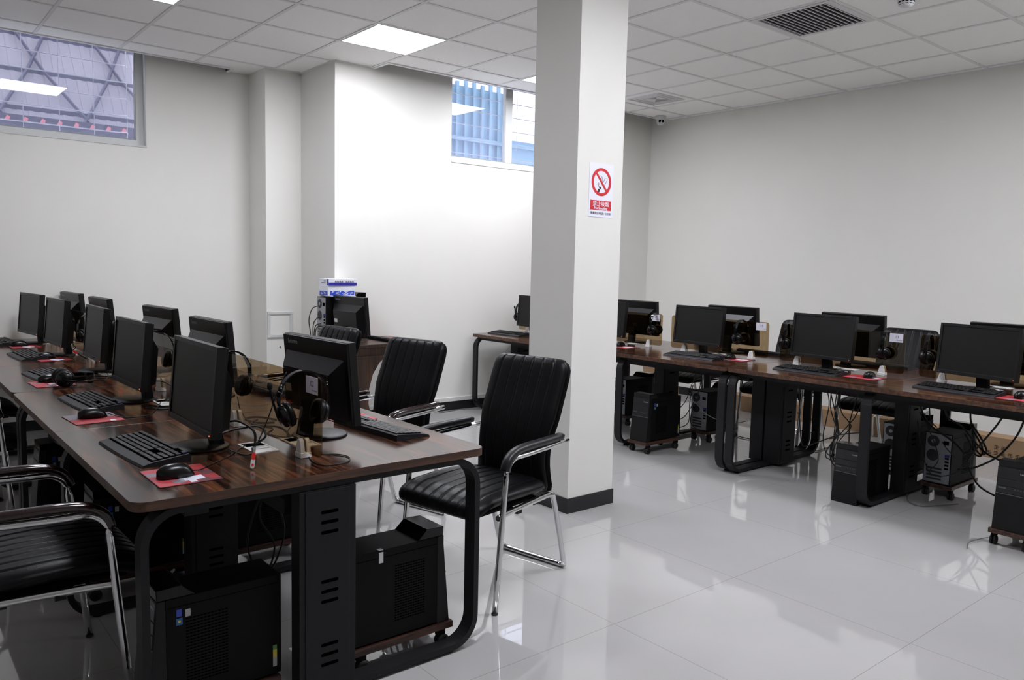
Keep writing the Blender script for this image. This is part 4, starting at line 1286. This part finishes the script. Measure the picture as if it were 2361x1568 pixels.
multi('thick black cables hanging between the silver backed tower and the tower at the right edge',
      [[(.5, -1.101, .592), (.5, -1.101, .556), (.5, -1.16, .468), (.5, -1.308, .384), (.5, -1.375, .329), (.5, -1.408, .376), (.5, -1.366, .449)],
       [(.5, -1.235, .592), (.5, -1.239, .578), (.5, -1.268, .528), (.5, -1.351, .487), (.5, -1.462, .373), (.4, -1.6, .346), (.28, -1.80, .35)],
       [(.6, -1.345, .70), (.6, -1.351, .585), (.6, -1.362, .505), (.6, -1.422, .42), (.6, -1.459, .346), (.6, -1.429, .318), (.6, -1.398, .348), (.6, -1.38, .426), (.6, -1.36, .5)],
       [(.6, -1.355, .53), (.6, -1.37, .47), (.6, -1.43, .37), (.6, -1.43, .31), (.6, -1.39, .32), (.6, -1.375, .4), (.6, -1.37, .5)],
       [(.5, -1.568, .592), (.5, -1.53, .518), (.5, -1.466, .414), (.5, -1.412, .328), (.5, -1.39, .277)],
       [(.5, -1.68, .592), (.5, -1.647, .487), (.5, -1.576, .369), (.5, -1.51, .303), (.5, -1.418, .243), (.5, -1.34, .22)],
       [(.5, -1.40, .25), (.42, -1.50, .16), (.32, -1.70, .13), (.28, -1.80, .12)]], .0058)
cable('white tipped cable hanging under the nearest right desk', [(.55, -1.125, .593), (.5, -1.16, .5), (.5, -1.2, .46)], .004)
multi('thin cables drooping over the silver tower back', [[(.46, -1.107, .546), (.46, -1.19, .407), (.46, -1.239, .265), (.46, -1.179, .182), (.49, -1.16, .22)],
      [(.45, -1.1, .491), (.45, -1.15, .277), (.45, -1.215, .165), (.45, -1.341, .201), (.48, -1.39, .262)], [(.47, -1.25, .38), (.44, -1.3, .34), (.46, -1.34, .3)]], .003)
cable('grey cable snaking across the floor past the double loop legs', [(1.20, .983, .007), (1.06, .684, .007), (1.03, .505, .007), (1.04, .40, .007), (.93, .20, .007), (1.0, .037, .007), (1.102, -.069, .007), (1.258, -.066, .007), (1.426, -.086, .007)], .004, 'cable_grey')
cable('grey cable curling on the floor below the silver backed tower', [(.60, -1.02, .007), (.40, -1.09, .007), (.28, -1.16, .007), (.26, -1.24, .007), (.36, -1.30, .007), (.50, -1.36, .007)], .003, 'cable_grey')
cable('grey cable on the floor in front of the tower at the right edge', [(-.04, -1.72, .007), (-.12, -1.70, .007), (-.22, -1.69, .007), (-.32, -1.72, .007)], .0022, 'cable_grey')
cable('thin grey cable hanging between the two towers right of the column', [(.25, .541, .42), (.25, .448, .373), (.25, .371, .318), (.3, .2, .27), (.42, .12, .29)], .003, 'cable_grey')
multi('black cables between the two towers right of the column', [[(.47, .65, .592), (.44, .68, .45), (.36, .66, .36), (.30, .70, .28)], [(.46, .59, .592), (.44, .58, .5), (.42, .6, .4), (.34, .64, .25), (.30, .72, .2)],
      [(.40, .62, .50), (.42, .66, .35), (.36, .62, .2), (.30, .68, .15)], [(.43, .58, .42), (.40, .62, .28), (.42, .64, .18), (.5, .62, .12)]], .0035)
cable('grey cable lying along the wall between the chair and the far desk', [(-.5, 2.88, .006), (-.25, 2.92, .006), (-.12, 2.90, .006), (-.02, 2.80, .006), (.0, 2.71, .02)], .004, 'cable_grey')
cable('white cable loop behind the far desk leg', [(.40, 2.93, .60), (.30, 2.935, .50), (.27, 2.935, .42), (.34, 2.935, .36), (.42, 2.93, .42)], .003, 'cable_white')
multi('black power and monitor cables hanging from the tower on the brown desk', [[(-1.762, 2.80, 1.045), (-1.79, 2.80, 1.045), (-1.84, 2.79, 1.02), (-1.87, 2.78, .93), (-1.86, 2.77, .80), (-1.87, 2.77, .6)],
      [(-1.762, 2.77, .955), (-1.80, 2.77, .95), (-1.835, 2.77, .90), (-1.84, 2.77, .78), (-1.845, 2.77, .6)], [(-1.762, 2.78, .90), (-1.81, 2.78, .885), (-1.83, 2.77, .80), (-1.83, 2.77, .65)], [(-1.762, 2.79, .88), (-1.80, 2.79, .86), (-1.815, 2.78, .78), (-1.815, 2.77, .65)]], .0042)

# ---------------------------------------------------------------- groups of repeats
KINDS = {'computer_monitor': 'monitors', 'keyboard': 'keyboards', 'mouse_pad': 'mouse pads', 'computer_mouse': 'computer mice', 'headset': 'headsets',
         'computer_tower': 'computer towers', 'tower_trolley': 'tower trolleys', 'office_chair': 'office chairs', 'double_desk': 'dark wood double desks',
         'glass_partition': 'bronze glass desk dividers', 'number_card': 'white number cards'}
bpy.context.view_layer.update()
for o in list(col.objects):
    if o.parent is None:
        k = o.name.split('.')[0]
        if k in KINDS:
            if k in ('double_desk', 'number_card'): o['group'] = KINDS[k]; continue
            x, y = o.location.x, o.location.y
            where = 'of the brown desk' if (x > -2 and x < -.9 and y > 2) else ('of the left row' if x < -2 else 'of the right row')
            o['group'] = KINDS[k] + ' ' + where
